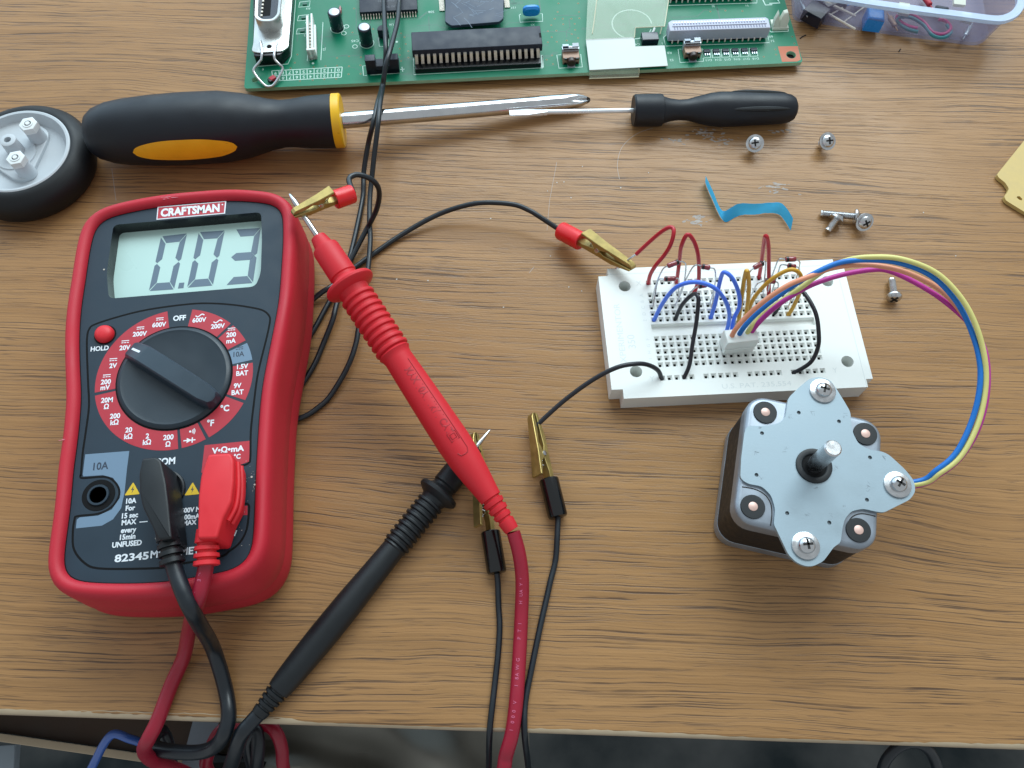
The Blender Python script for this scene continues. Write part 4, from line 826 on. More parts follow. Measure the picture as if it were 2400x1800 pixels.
# silkscreen, vias, copper pad
m = MB()
def sl(pts, w=.3): m.ribbon(UP(pts, ZC), w, ZC, 0, .03)
sl([(683, 0), (693, 0), (683, 132), (675, 150), (600, 156)]); sl([(733, 140), (720, 143), (727, 52)], .25); sl([(752, 141), (757, 52)], .25)
for x0, y0 in ((697, 68), (700, 37), (703, 5)):
    sl([(x0, y0), (x0 + 24, y0 - 3), (x0 + 22, y0 + 10), (x0 - 3, y0 + 12), (x0, y0)], .3)
# number table, printed to be read from the other side
TL, TR, BR_, BL_ = U(637, 166, ZC), U(802, 157, ZC), U(800, 181, ZC), U(640, 190, ZC)
for k in range(3): a, b = TL.lerp(BL_, k / 2), TR.lerp(BR_, k / 2); m.ribbon([a, b], .3, ZC, 0, .03)
for k in range(11): a, b = TL.lerp(TR, k / 10), BL_.lerp(BR_, k / 10); m.ribbon([a, b], .3, ZC, 0, .03)
for rr in range(2):
    for k in range(10):
        a = TL.lerp(TR, (k + .5) / 10); b = BL_.lerp(BR_, (k + .5) / 10); c = a.lerp(b, .28 + rr * .5); m.text(str(9 - k), c, -pex, -pey, 1.5, t=.04, bold=.01)
sl([(863, 153), (850, 155), (852, 177), (860, 177)]); sl([(868, 176), (937, 171)], .35); sl([(887, 88), (889, 109), (900, 109)], .25); sl([(911, 78), (911, 108)], .25)
m.ribbon([p for p in UP([(938, 163), (948, 162)], ZC)], .35, ZC, 0, .03); m.ribbon(UP([(942, 157), (944, 168)], ZC), .35, ZC, 0, .03)
sl([(969, 137), (970, 175), (1273, 159), (1271, 130)], .35); m.prism(UP([(1268, 158), (1275, 158), (1272, 129), (1268, 129)], ZC), ZC - .02, ZC + .03)
sl([(1221, 33), (1217, 35), (1219, 52), (1272, 50), (1271, 32), (1267, 32)], .3)
for bx in (0, 284): sl([(1318 + bx, 128 - bx * .047), (1305 + bx, 129 - bx * .047), (1310 + bx, 160 - bx * .047), (1365 + bx, 157 - bx * .047), (1361 + bx, 127 - bx * .047)], .3)
sl([(1564, 80), (1555, 88), (1560, 108), (1803, 100), (1799, 82)], .35); sl([(1567, 13), (1774, 7), (1774, 1)], .35)
m.ribbon([V((U(1481, 57, ZC).x + 8.6 * math.cos(a), U(1481, 57, ZC).y + 8.6 * math.sin(a))) for a in [.1 + i * .21 for i in range(29)]], .5, ZC, 0, .03)
for i in range(6):
    x = 1646 + i * 22; sl([(x, 117 - i * .7), (x + 18, 116 - i * .7), (x + 20, 135 - i * .7), (x + 2, 136 - i * .7), (x, 117 - i * .7)], .28)
    m.text("D1" + str(3 + i), U(x + 15, 141 - i * .7, ZC), -pex, -pey, 1.1, t=.03)
for s, x, y, h in (("U6", 917, 58, 1.2), ("208", 1011, 28, 1.2), ("157", 1203, 18, 1.1), ("X1", 1249, 58, 1.1), ("60", 1807, 86, 1.2), ("51", 1811, 96, 1.2), ("J6", 1672, 15, 1.2), ("51", 1751, 13, 1.1), ("R8", 1569, 124, 1.2), ("S2", 1574, 141, 1.2), ("C4", 1494, 104, 1.2), ("1", 1552, 102, 1.2), ("C45", 832, 96, 1.3), ("R5", 717, 83, 1.2), ("R7", 720, 52, 1.2), ("R9", 722, 20, 1.2), ("J2", 760, 116, 1.2), ("6", 616, 163, 1.2)): m.text(s, U(x, y, ZC), -pex, -pey, h, t=.03)
for x, y in ((806, 78), (832, 109), (812, 62)):
    c = U(x, y, ZC); m.ribbon([V((c.x + 1.0 * math.cos(a), c.y + 1.0 * math.sin(a))) for a in [i * .35 for i in range(19)]], .28, ZC, 0, .03)
for x, y in ((733.5, 148.5), (930, 98)): m.prism(circle(U(x, y, ZC), .55, 12), ZC - .02, ZC + .03)
part("silkscreen", m, "silk", fix=False)
m = MB(); vp = [(1300, 44), (1319, 44), (1339, 44), (1358, 43), (1292, 59), (1320, 57), (1347, 56), (1284, 73), (1304, 72), (1348, 70), (1340, 80), (1293, 87), (1355, 89), (1284, 99), (1305, 98), (1328, 95), (1343, 104), (1294, 130), (1281, 140), (1296, 150), (940, 78), (948, 87), (951, 103), (937, 114), (957, 120), (937, 129), (957, 135), (940, 143), (818, 155), (817, 174), (845, 153), (845, 173), (691, 147), (681, 160), (790, 136), (818, 132), (846, 134), (703, 190), (733, 188), (760, 186), (788, 185), (735, 157), (763, 155), (790, 154), (697, 128), (830, 20), (826, 76), (874, 68), (1307, 28), (1357, 28), (1309, 8), (1355, 8), (1700, 25), (1665, 27), (1740, 26), (1857, 86), (1862, 102), (1817, 116), (1819, 128), (1790, 133), (1225, 66), (1212, 70)]
for x, y in vp: m.prism(circle(U(x, y, ZC), .42, 10), ZC - .02, ZC + .025, 0, 0); m.prism(circle(U(x, y, ZC), .24, 8), ZC, ZC + .04, 0, 1)
tag(part("via_dots", m, ["via_copper", "laminations"]), kind="stuff")
m = MB(); rnd = random.Random(33)
for i in range(60):
    c = pbl + pex * rnd.uniform(8, plen - 20) + pey * rnd.uniform(3, 55); l1, l2, l3 = rnd.uniform(2, 14), rnd.uniform(1, 4), rnd.uniform(2, 12); sg = rnd.choice((-1, 1))
    pts = [c, c + pex * l1, c + pex * (l1 + l2) + pey * l2 * sg, c + pex * (l1 + l2 + l3) + pey * l2 * sg] if rnd.random() < .6 else [c, c + pey * l1, c + pey * (l1 + l2) + pex * l2 * sg, c + pey * (l1 + l2 + l3) + pex * l2 * sg]
    if all(0 < (p - pbl).dot(pex) < plen - 3 and 2 < (p - pbl).dot(pey) < 80 for p in pts):
        for k in range(rnd.choice((1, 2, 3))): m.ribbon([p + pey * k * .55 + pex * k * .2 for p in pts], .22, ZC, 0, .01)
tag(part("fine_traces", m, "trace_green", fix=False), kind="stuff")
m = MB(); cp = ccw([V((p.x, p.y)) for p in UP([(1823, 109), (1870, 108), (1877, 140), (1868, 144), (1833, 145)], ZC)]); mat("pad_copper", (186, 108, 80), .5, spec=.3, var=.08); m.holed(cp, [circle(pad_hole, 2.1, 24)], ZC + .03); part("copper_pad", m, "pad_copper", fix=False)
m = MB()
for pts in ([(835, 20), (835, 75), (862, 80)], [(820, 82), (880, 80)], [(798, 130), (816, 129)], [(1270, 75), (1325, 74), (1350, 82)], [(1300, 36), (1360, 36)]): m = MB(); m.ribbon(UP(pts, ZC), .35, ZC, 0, .02); part("copper_trace", m, "trace_green", fix=False)
m = MB(); m.prism(circle(pad_hole, 1.9, 24), ZC - 1.6, ZC - 1.5); m.build("hole_shade_disc", "black_gap", cb)  # black disc painted in as the shade down the mounting hole
# ribbon port: black base, nickel flange and D shell, wire latch
m = MB(); m.prism(rounded(UP([(602, 154), (664, 151), (682, 130), (693, -70), (600, -70)], ZC), 1.2, 3), ZC, ZC + 5.0, .3); port = part("port_base", m, "black_plastic")
m = MB(); m.prism(rounded(UP([(590, 120), (604, 124), (662, 120), (676, 110), (690, -70), (603, -70), (594, 100)], 9.6), 1.0, 3), 9.1, 9.7, .1); m.prism(circle(U(631, 109, 9.7), 1.05, 20), 9.7, 9.74, 0, 1); part("port_flange", m, ["shell_nickel", "black_gap"], port)
shp = ccw([V((p.x, p.y)) for p in rounded(UP([(597, 40), (612, 49), (641, 48), (655, 34), (668, -90), (604, -90)], 15.6), 1.6, 4)]); shb = ccw([V((p.x, p.y)) for p in rounded(UP([(601, 78), (614, 86), (652, 87), (667, 70), (676, -60), (606, -60)], 9.7), 1.6, 4)])
si = offset(shp, -1.0); so = offset(shp, .25)
m = MB(); m.loops([[V((p.x, p.y, 9.6)) for p in so], [V((p.x, p.y, 15.3)) for p in so], [V((p.x, p.y, 15.6)) for p in shp], [V((p.x, p.y, 15.5)) for p in si], [V((p.x, p.y, 12)) for p in si]], 0, False, False); part("port_shell", m, "shell_nickel", port, sharp=35)
m = MB(); m.prism(offset(shp, -1.05), 9.7, 13.2, 0, 0); m.prism(UP([(612, 38), (633, 36), (643, -90), (620, -90)], 13.3), 13.2, 13.25, 0, 1)
for k in range(14):
    c = U(613.5 + k * .9, 37 - k * 8.4, 13.3); m.box(c, .75, .75, 13.2, 13.7, pa_, 0, 2)
part("port_insert", m, ["cap_sleeve", "black_gap", "pin_metal"], port)
m = MB(); m.tube(U3([(610, 96, 10.2), (613.5, 116, 10.4), (613, 137, 9.4), (607, 147, 8.4), (594.7, 164, 7), (603, 181, 6), (621, 200, 5), (631, 203, 4.9), (642, 198, 5), (656, 177, 6), (662.7, 160, 7), (654, 150, 8.4), (645, 140, 9.4), (643, 127, 10.3), (648, 99, 10.2)]), .55, 10); part("port_latch", m, "steel", port)
m = MB(); m.box(U(640, 187, ZC), 2.6, 2.0, ZC, ZC + 1.4, .8, .2, 0); m.box(U(634, 192, ZC), 1.2, 2.0, ZC, ZC + 1.2, .8, .1, 1); part("small_diode", m, ["red_print", "black_plastic"])
# radial capacitors
for (bx, by), (tx_, ty), r in (((791, 66), (783.5, 14), 2.75), ((860, 101), (849, 48), 2.75)):
    b = U(bx, by, ZC); h = 8.7; m = MB(); m.lathe(b, (0, 0, 1), [(0, r * .95), (.3, r), (.9, r * .94), (1.2, r), (h - .5, r), (h - .1, r * .9), (h, r * .78)], 28); c_ = part("capacitor", m, "cap_sleeve", sharp=30)
    m = MB(); m.lathe(b + V((0, 0, h)), (0, 0, 1), [(-.02, r * .78), (.03, r * .74), (.03, 0)], 24); part("capacitor_top", m, "bracket_white", c_)
    m = MB(); m.lathe(b, (0, 0, 1), [(0, r + .05), (.05, r + .3), (.0, r + .35)], 28, cap=False); part("capacitor_ring", m, "silk", c_)
m = MB(); m.lathe(U(797, 26, ZC + 1), pey, [(-3, .3), (-2, .3), (-1.8, .7), (1.8, .7), (2, .3), (3, .3)], 12); part("small_diode", m, "diode_glass")
m = MB()
for x0, y0 in ((700, 72), (703, 41), (706, 9)): m.box(U(x0 + 9, y0 + 1, ZC), 1.8, 1.3, ZC, ZC + .5, pa_)
part("chip_resistor", m, "trace_green")
# white pin header
a, b = U(724, 140, ZC), U(744, 138.5, ZC); d, q = frame(a, b)
m = MB(); wl_ = (b - a).length
m.prism([a, b, b + q * 1.0, a + q * 1.0], ZC, ZC + 5.2, .1); m.prism([b - d * 1.0, b, b + q * 17.5, b - d * 1 + q * 17.5], ZC, ZC + 2.2, .1); m.prism([a, a + d * .9, a + d * .9 + q * 20.5, a + q * 20.5], ZC, ZC + 4.6, .1); m.prism([a, b, b + q * 17.5, a + q * 17.5], ZC, ZC + .7); m.prism([a + d * 1.9, a + d * 2.7, a + d * 2.7 + q * 21.5, a + d * 1.9 + q * 21.5], ZC, ZC + 4.6, .1)
hd = part("pin_header", m, "nylon_white"); m = MB()
for k in range(9): c = a + d * 1.4 + q * (2 + k * 1.8); m.box(c, .5, .6, ZC, ZC + 3.6, pa_)
part("pin", m, "pin_metal", hd)
# memory chip with legs
a, b = U(843, 30, 6.4), U(978.7, 22.5, 6.4); d, q = frame(a, b)
m = MB(); m.prism([a, b, b + q * 22, a + q * 22], ZC + .6, 6.6, .2); ic = part("memory_chip", m, "chip_black"); n = 20; Lc = (b - a).length
m = MB()
for k in range(n):
    c = a + d * (1.0 + (Lc - 2) * k / (n - 1)); c.z = 0; m.sweep([c + V((0, 0, 5.5)), c - q * .6 + V((0, 0, 5.4)), c - q * .9 + V((0, 0, 4.6)), c - q * 1.9 + V((0, 0, 4.2))], .24, 6)
part("pin_row", m, "pin_metal", ic)
m = MB()
for i, (s, u, v) in enumerate((("4MX16", .42, 6), ("DRAM", .62, 6), ("9836", .45, 2.4), ("A-60", .62, 2.4))): m.text(s, a + d * Lc * u + q * v + V((0, 0, .2)), -d, -q, 1.2, t=.03)
mat("faint_print", (92, 98, 108), .5); part("chip_print", m, "faint_print", ic, fix=False)
# processor and its slate heat spreader
a, b = U(1033, 26, 5), U(1193, 18, 5); d, q = frame(a, b)
m = MB(); m.prism([a + d * 2 + q * 1.0, b - d * 2 + q * 1.0, b - d * 2 + q * 30, a + d * 2 + q * 30], ZC + .3, 7.4, .2); cpu = part("processor", m, "chip_black")
for s_ in (0, 1):
    e = (a if s_ == 0 else b); m = MB()
    for k in range(40): c = e + q * (1 + k * .65) + d * (.6 if s_ == 0 else -.6); m.box(c, 2.2, .3, ZC + .1, ZC + .5, pa_)
    part("pin_row", m, "pin_metal", cpu)
m = MB(); m.prism(rounded(UP([(1043, 50), (1058, 60), (1170, 51), (1180, 42), (1181, -60), (1046, -60)], 9.2), .8, 3), 7.9, 9.2, .15); part("heat_spreader", m, "sink_slate", cpu)
m = MB(); rnd = random.Random(11)
for i in range(26):
    x, y = rnd.uniform(1058, 1165), rnd.uniform(-5, 42); aa = rnd.uniform(-.9, .9); l_ = rnd.uniform(8, 34); m.ribbon(UP([(x, y), (x + l_ * math.cos(aa) * .5, y + l_ * math.sin(aa) * .4), (x + l_ * math.cos(aa), y + l_ * math.sin(aa))], 9.2), rnd.uniform(.08, .25), 9.2, 0, .015)
mat("scratch", (112, 128, 146), .6); part("scratch_mark", m, "scratch", cpu, fix=False)
# long chip in its socket
zt = 12.6; a, b = U(965.6, 118.6, zt), U(1271.5, 103, zt); d, q = frame(a, b); Lc = (b - a).length; bdep = (U(965.6, 75, zt) - a).dot(q)
m = MB(); m.prism([a, b, b + q * bdep, a + q * bdep], 9.0, zt, .25); m.prism([b - d * .9 + q * bdep * .35, b + d * .02 + q * bdep * .35, b + d * .02 + q * bdep * .6, b - d * .9 + q * bdep * .6], zt - .1, zt + .02, 0, 1); dip = part("long_chip", m, ["chip_black", "black_gap"])
a4, b4 = U(974, 172, ZC), U(1268, 157.5, ZC); d4, q4 = frame(a4, b4)
m = MB(); m.prism([a4, b4, b4 + q4 * (bdep + 6), a4 + q4 * (bdep + 6)], ZC, ZC + 2.2, .15); m.prism([a4 + q4 * 5.2, b4 + q4 * 5.2, b4 + q4 * (bdep + 4), a4 + q4 * (bdep + 4)], ZC + 2, 8.9); part("chip_socket", m, "black_plastic", dip)
for k in range(21):
    f_ = k / 20; xx = 976 + (1261 - 976) * f_; yy = -15 * f_
    p0, p1 = U(xx, 132 + yy, 10.2), U(xx + 1.0, 150 + yy, 6.4); m = MB(); m.obox((p0 + p1) / 2, (d, (p1 - p0), d.cross(p1 - p0)), (1.25, (p1 - p0).length, .3)); m.obox(p0 + q * .9 + V((0, 0, .1)), (d, q, (0, 0, 1)), (1.25, 2.0, .3)); part("pin", m, "pin_metal", dip)
# blue ceramic part, transistor, black two post header
a, b = U(1224, 47, ZC), U(1266, 45, ZC); d, q = frame(a, b); c = (a + b) / 2 + q * 1.3
m = MB(); m.eprism([V((3.7 * math.copysign(abs(math.cos(t)) ** .6, math.cos(t)), 2.6 * math.copysign(abs(math.sin(t)) ** .75, math.sin(t)))) for t in [2 * math.pi * i / 32 for i in range(32)]], c + V((0, 0, 3.6)), d, (0, 0, 1), -q, 2.6, 0, .8); part("ceramic_part", m, "cap_blue")
m = MB(); c = U(900, 88, ZC); m.prism([V((c.x + 2.3 * math.cos(t), c.y + max(-.9, 2.3 * math.sin(t)))) for t in [2 * math.pi * i / 24 for i in range(24)]], ZC + .5, ZC + 4.6, .1); part("transistor", m, "chip_black")
a, b = U(861, 175, ZC), U(937, 171, ZC); d, q = frame(a, b); Lb = (b - a).length
m = MB(); m.prism([a, b, b + q * 6, a + q * 6], ZC, ZC + 2.4, .1); m.prism([a, a + d * 4.1, a + d * 4.1 + q * 3.4, a + q * 3.4], ZC, ZC + 7.4, .15); m.prism([b - d * 3.8, b, b + q * 3.4, b - d * 3.8 + q * 3.4], ZC, ZC + 7.4, .15); m.prism([a + d * 3.6, b - d * 3.3, b - d * 3.3 + q * 2.2, a + d * 3.6 + q * 2.2], ZC, ZC + 4.2, .1); part("two_post_header", m, "chip_black")
# push buttons
for cx, cy in ((1338, 150), (1622, 137)):
    c = U(cx, cy, ZC); m = MB(); m.box(c + pey * 1.9, 7.0, 3.6, ZC, ZC + 3.3, pa_, .2); bt = part("push_button", m, "button_tan")
    m = MB(); m.lathe(c + V((0, 0, ZC - ZC + 1.8)) + pey * .2, -pey, [(0, 1.9), (1.6, 1.8), (1.9, 1.5), (1.9, 0)], 20); part("button_cap", m, "button_brown", bt)
    m = MB()
    for sx_ in (-1, 1):
        for sz in (.45, 2.85): m.obox(c + pex * sx_ * 2.4 + pey * .0 + V((0, 0, sz)), (pex, pey, (0, 0, 1)), (1.1, .5, .8))
    part("button_clip", m, "black_plastic", bt)
    m = MB(); m.box(c + pey * 4.6, 7.2, 1.8, ZC, ZC + 4.6, pa_, .1, 0); m.box(c + pey * 4.0, 6.2, 1.2, ZC + 4.3, ZC + 4.9, pa_, .1, 1)
    for sx_ in (-1, 1): m.obox(c + pex * sx_ * 2.1 + pey * 5.2 + V((0, 0, 5.1)), (pex, pey + V((0, 0, .3 * sx_)), (0, 0, 1)), (2.6, 1.6, .5), 0)
    m.box(c - pey * 1.2, 3.2, 2.2, ZC, ZC + .3, pa_, 0, 0)
    part("button_bracket", m, ["bracket_white", "cap_sleeve"], bt)
# clear film folded over the board, with its white label
def sheet(mb, pts, th=.25, mi=0):
    P = [U(*p) for p in pts]; n_ = (P[1] - P[0]).cross(P[-1] - P[0]).normalized(); n_ = n_ if n_.z > 0 else -n_
    mb.loops([[p - n_ * th / 2 for p in P], [p + n_ * th / 2 for p in P]], mi)
m = MB(); sheet(m, [(1373, 92.4, 6.4), (1486.6, 87, 6.4), (1489, 65, 7.2), (1557.5, 62, 7.2), (1573, -40, 9.5), (1379, -40, 9.5)]); sheet(m, [(1381, 165, 5.1), (1498, 160, 5.0), (1497, 180, 2.4), (1381, 184, 2.2)]); fl = part("clear_film", m, "film")
m = MB(); sheet(m, [(1373, 92.4, 6.0), (1486.6, 87, 6.0), (1489, 109.5, 5.8), (1557.5, 107, 5.8), (1565, 154.4, 5.2), (1381.5, 164.6, 5.2)], .3); part("white_label", m, "film_white", fl)
m = MB()
for pts in ([(1388, 79, 6.8), (1393, 45, 7.6), (1399, -5, 8.8)], [(1487, 88, 6.4), (1489, 65, 7.2), (1557.5, 62, 7.2), (1567, 0, 8.7)], [(1381, 184, 2.2), (1497, 180, 2.4), (1498, 161, 5)], [(1547, 80, 5), (1551, 64, 6)]): m.sweep(U3(pts), .25, 6)
part("film_edge", m, "film_edge", fl)
m = MB(); fbox(m, (1503.5, 107), (1541.5, 105.5), ZC, 4.3, ZC, ZC + 3.2, .15); part("small_relay", m, "cap_sleeve")
m = MB(); m.tube(U3([(1524, 81, 6.5), (1531, 74, 7), (1534, 66, 7.2)]), .5, 8); part("film_tie", m, "film_white", fl)
# long slotted connector, its legs, and the one behind it
a, b = U(1564, 99, ZC + .4), U(1797, 91, ZC + .4); d, q = frame(a, b); Lc = (b - a).length
m = MB(); m.prism([a, b, b + q * 5.2, b - d * 1 + q * 6.2, a + d * 1.5 + q * 6.2, a + q * 5.0], ZC + 1.0, ZC + 6.4, .35); sk = part("slot_connector", m, "lavender")
m = MB()
for k in range(33):
    c = a + d * (2.2 + (Lc - 4.4) * k / 32); c.z = 0
    m.box(c + q * 3.9, .62, 1.3, ZC + 6.35, ZC + 6.44, pa_, 0, 1); m.box(c + q * 4.6, .55, .7, ZC + 6.4, ZC + 6.5, pa_, 0, 0); m.box(c + q * 1.3, .5, 1.5, ZC + 6.35, ZC + 6.44, pa_, 0, 1)
m.prism([a + d * 1.4 + q * 2.25, b - d * 1.4 + q * 2.25, b - d * 1.4 + q * 2.75, a + d * 1.4 + q * 2.75], ZC + 6.35, ZC + 6.7, .1, 2)
mat("slot_shadow", (120, 122, 150), .6); part("contact_slot", m, ["bracket_white", "slot_shadow", "lavender"], sk)
m = MB(); m.prism([a + d * .8 + q * .3, b - d * 1.5 + q * .3, b - d * 1.5 + q * 4, a + d * .8 + q * 4], ZC, ZC + 1.05, 0, 1)
for k in range(16):
    c = a + d * (2.0 + (Lc - 5) * k / 15); c.z = 0; m.sweep([c + q * .3 + V((0, 0, ZC + 1.3)), c - q * .15 + V((0, 0, ZC + 1.1)), c - q * .4 + V((0, 0, ZC + .05))], .34, 6, 0)
part("leg_row", m, ["pin_metal", "black_gap"], sk)
a, b = U(1568, 5, ZC), U(1765, -1, ZC); d, q = frame(a, b); Lc = (b - a).length
m = MB(); m.prism([a + q * .6, b + q * .6, b + q * 8, a + q * 8], ZC, ZC + 5, .2, 0); sk2 = part("slot_connector", m, "black_plastic"); m = MB()
for k in range(15):
    c = a + d * (.5 + Lc * k / 14.5); c.z = 0; m.sweep([c + q * .6 + V((0, 0, ZC + 2.0)), c - q * .1 + V((0, 0, ZC + 1.6)), c - q * .5 + V((0, 0, ZC + .05))], .34, 6)
part("leg_row", m, "pin_metal", sk2)
# white socket by the right edge
a, b = U(1810, 72, ZC), U(1847, 70, ZC); d, q = frame(a, b)
m = MB(); m.prism([a, b, b + q * 5.4, a + q * 5.4], ZC, ZC + 1.2, .1)
m.eprism([(0, 0), (3.1, 0), (2.2, 3.6), (1.5, 6.4), (.2, 3)], a + q * 1.4 + V((0, 0, 1)), d, (q * .35 + V((0, 0, 1))), q, 2.2, 0, .15)
m.eprism([(3.1, 0), (6.2, 0), (6.6, 3.4), (5.4, 6.4), (3.8, 6.0), (2.6, 2.8)], a + q * 1.4 + V((0, 0, 1)), d, (q * .35 + V((0, 0, 1))), q, 2.2, 0, .15)
part("white_socket", m, "ivory"); m = MB(); m.ribbon(UP([(1804, 72), (1807, 75), (1848, 73), (1847, 69)], ZC), .5, ZC, 0, .04); m.ribbon(UP([(1788, 0), (1794, 12), (1810, 11)], ZC), .5, ZC, 0, .04); m.ribbon(UP([(1803, 8), (1828, 7), (1823, 0)], ZC), .5, ZC, 0, .04); part("socket_outline", m, "silk", fix=False)
for i in range(6):
    x = 1656 + i * 22; c = U(x, 122 - i * .7, ZC); m = MB(); m.box(c, 2.7, 1.7, ZC + .05, ZC + .9, pa_, .1, 0)
    for k in (-1, 0, 1): m.box(c - pey * 1.4 + pex * k * .85, .4, 1.5, ZC, ZC + .45, pa_, 0, 1)
    part("chip_array", m, ["chip_black", "bracket_white"])

# ------------------------------------------------------------------ clear plastic tub and what lies in it
tb = thing("plastic_tub", "clear frosted plastic tub with small parts inside at the top right corner", "tub", U(2120, 20, 0))
bot = [(1857, 40), (1866, 50), (1916, 55), (1992, 68), (2118, 86), (2195, 95.5), (2263, 105), (2287, 107), (2306, 99), (2318, 82)]
fb = UP(bot, .3); back = V((14, 92, 0))
lo = ccw([V((p.x, p.y)) for p in fb + [fb[-1] + V((6, 70, 0)), fb[-1] + V((-2, 88, 0)), fb[0] + V((30, 90, 0)), fb[0] + V((4, 70, 0))]])
lo = rounded(lo, 4, 3); mid_ = offset(lo, 1.6); hi = offset(lo, 3.2); rim = offset(lo, 5.6)
m = MB(); Z3 = lambda P, z: [V((p.x, p.y, z)) for p in P]
m.loops([Z3(lo, .3), Z3(mid_, 9.0), Z3(hi, 17.5), Z3(offset(lo, 2.3), 17.5), Z3(offset(lo, .8), 9.0), Z3(offset(lo, -.8), 1.3)], 0, True, True); m.build("tub_wall", "tub", tb, sharp=40)
m = MB(); m.loops([Z3(offset(lo, 2.4), 16.6), Z3(rim, 16.6), Z3(offset(lo, 5.9), 17.4), Z3(rim, 18.4), Z3(offset(lo, 2.4), 18.4)], 0, False, False); m.build("tub_rim", "tub_rim", tb, sharp=40)
def ins(x, y, z): return U(x, y, z)
c = ins(1912, 30, 5); m = MB(); m.box(c, 8, 9, 1.6, 7, .9, .3); m.sweep([c + V((5, 0, 0)), c + V((16, -9, 0))], .5, 8, 1); m.sweep([c + V((2, 4, 0)), c + V((13, 4, -1))], .4, 8, 1); tag(m.build("electronic_component", ["cap_sleeve", "pin_metal"], origin=(c.x, c.y, 1.6)), "dark square component with metal legs at the tub's left end", "component")
c = ins(1950, 2, 5); m = MB(); m.box(c, 12, 8, 1.6, 7, .5, .3); tag(m.build("electronic_component", "cap_sleeve", origin=(c.x, c.y, 1.6)), "dark component cut by the photo's top edge inside the tub", "component")
c = ins(2046, 48, 4.5); m = MB(); m.box(c, 7.2, 7, 1.6, 8.5, -.12, 1.2); tag(m.build("film_capacitor", "cap_blue", origin=(c.x, c.y, 1.6)), "bright blue capacitor lying against the tub's front wall", "capacitor")
m = MB(); m.tube(U3([(2150, 67, 4), (2125, 60, 4), (2103, 44, 4), (2110, 33, 5), (2135, 34, 5), (2165, 52, 4), (2185, 75, 4), (2210, 80, 4), (2228, 68, 4), (2218, 50, 4), (2200, 45, 4)]), .75, 8, mi=0); m.tube([p + V((0, -1.6, -.3)) for p in U3([(2150, 67, 4), (2125, 60, 4), (2103, 44, 4), (2110, 33, 5), (2135, 34, 5), (2165, 52, 4), (2185, 75, 4), (2210, 80, 4), (2228, 68, 4), (2218, 50, 4)])], .75, 8, mi=1)
mat("wire_pink", (206, 62, 130), .4); mat("wire_teal", (58, 140, 150), .4); tag(m.build("twisted_wire", ["wire_pink", "wire_teal"], origin=U(2160, 60, 1.6)), "pink and teal twisted wire coiled inside the tub", "wire")
m = MB(); m.obox(ins(2118, 22, 8), ((1, -.2, 0), (.1, 1, .3), (0, 0, 1)), (4.5, 5, 1.4)); tag(m.build("white_chip", "ivory", origin=ins(2118, 22, 7)), "cream tag in the tub above the coil of pink wire", "tag")
m = MB(); m.obox(ins(2264, 42, 8), ((1, -.3, 0), (.1, 1, .3), (0, 0, 1)), (4.2, 4, 1.4)); tag(m.build("white_chip", "ivory", origin=ins(2264, 42, 7)), "cream tag in the tub right of the coil of pink wire", "tag")
m = MB(); m.obox(ins(2248, -3, 12), ((1, -.1, 0), (.1, 1, .2), (0, 0, 1)), (5, 7, 1.4)); tag(m.build("white_chip", "ivory", origin=ins(2248, -3, 11)), "cream tag in the tub cut by the photo's top edge", "tag")
m = MB(); m.sweep(U3([(1944, 36, 4), (1975, 18, 6)]), .35, 8); m.sweep(U3([(1975, 54, 4), (2032, 12, 6)]), .35, 8); m.sweep(U3([(1925, 0, 7), (2005, 38, 5)]), .6, 8); tag(m.build("loose_legs", "pin_metal", origin=U(1980, 40, 3)), "crossed pale component legs left of the blue capacitor in the tub", "component")

for k_, (x0, y0, x1, y1, mt, rr_, lb_) in enumerate(((2000, 8, 2034, -4, "cap_blue", 1.6, "small blue bead component behind the crossed legs in the tub"), (2085, 40, 2098, 62, "button_tan", 1.1, "small tan resistor between the blue capacitor and the pink wire in the tub"), (2190, 20, 2222, 26, "chip_black", 1.5, "small black component right of the cream tag above the pink wire in the tub"), (2165, -8, 2180, 12, "red_print", 1.2, "small red component near the tub's back above the pink wire"), (2275, 62, 2262, 84, "bracket_white", .9, "small silver component in the tub's right front corner"), (1880, 12, 1888, 30, "bracket_white", .8, "thin silver component standing at the tub's left end"))):
    p0, p1 = U(x0, y0, 3.5), U(x1, y1, 4.5); m = MB(); dd_ = (p1 - p0); l_ = dd_.length; m.lathe(p0, dd_, [(-3, .25), (0, .25), (.1, rr_ * .8), (.5, rr_), (l_ - .5, rr_), (l_ - .1, rr_ * .8), (l_, .25), (l_ + 3, .25)], 14)
    tag(m.build("small_component", mt, origin=(p0.x, p0.y, 1.5)), lb_, "component")
# ------------------------------------------------------------------ screwdrivers
def handle(parent, A, B, prof, name, mname, seg=40, ups=(0, 0, 1)):
    d = B - A; L_ = d.length; m = MB(); P = [(t * L_, r) for t, r in prof]; m.lathe(A, d, P, seg, up=ups); return m.build(name, mname, parent, sharp=30), P
ds = thing("screwdriver", "large cross head screwdriver with black and yellow handle", "screwdriver", U(500, 320, 0))
HA, HB = U(200, 315, 14.0), U(783, 284, 12.0); dirn = (HB - HA).normalized(); hl_ = (HB - HA).length
stat = [(200, 313, 4), (204, 311, 62), (212, 313, 96), (228, 315, 122), (259, 318, 145), (297, 322, 157), (360, 318, 167), (440, 313, 172), (519, 307, 170), (575, 302, 153), (630, 296, 122), (660, 292, 112), (686, 290, 114), (726, 287, 124), (782, 284, 127)]
prof = []
for x, y, w_ in stat:
    t = (x - 200) / 583; prof.append((t, .5 * w_ * PXS(HA.lerp(HB, t)) * .955))
prof.append((1.0, 2))
hs, HP = handle(ds, HA, HB, prof, "handle", "handle_black")
sd = dirn.cross(V((0, 0, 1))).normalized(); up_ = sd.cross(dirn).normalized()
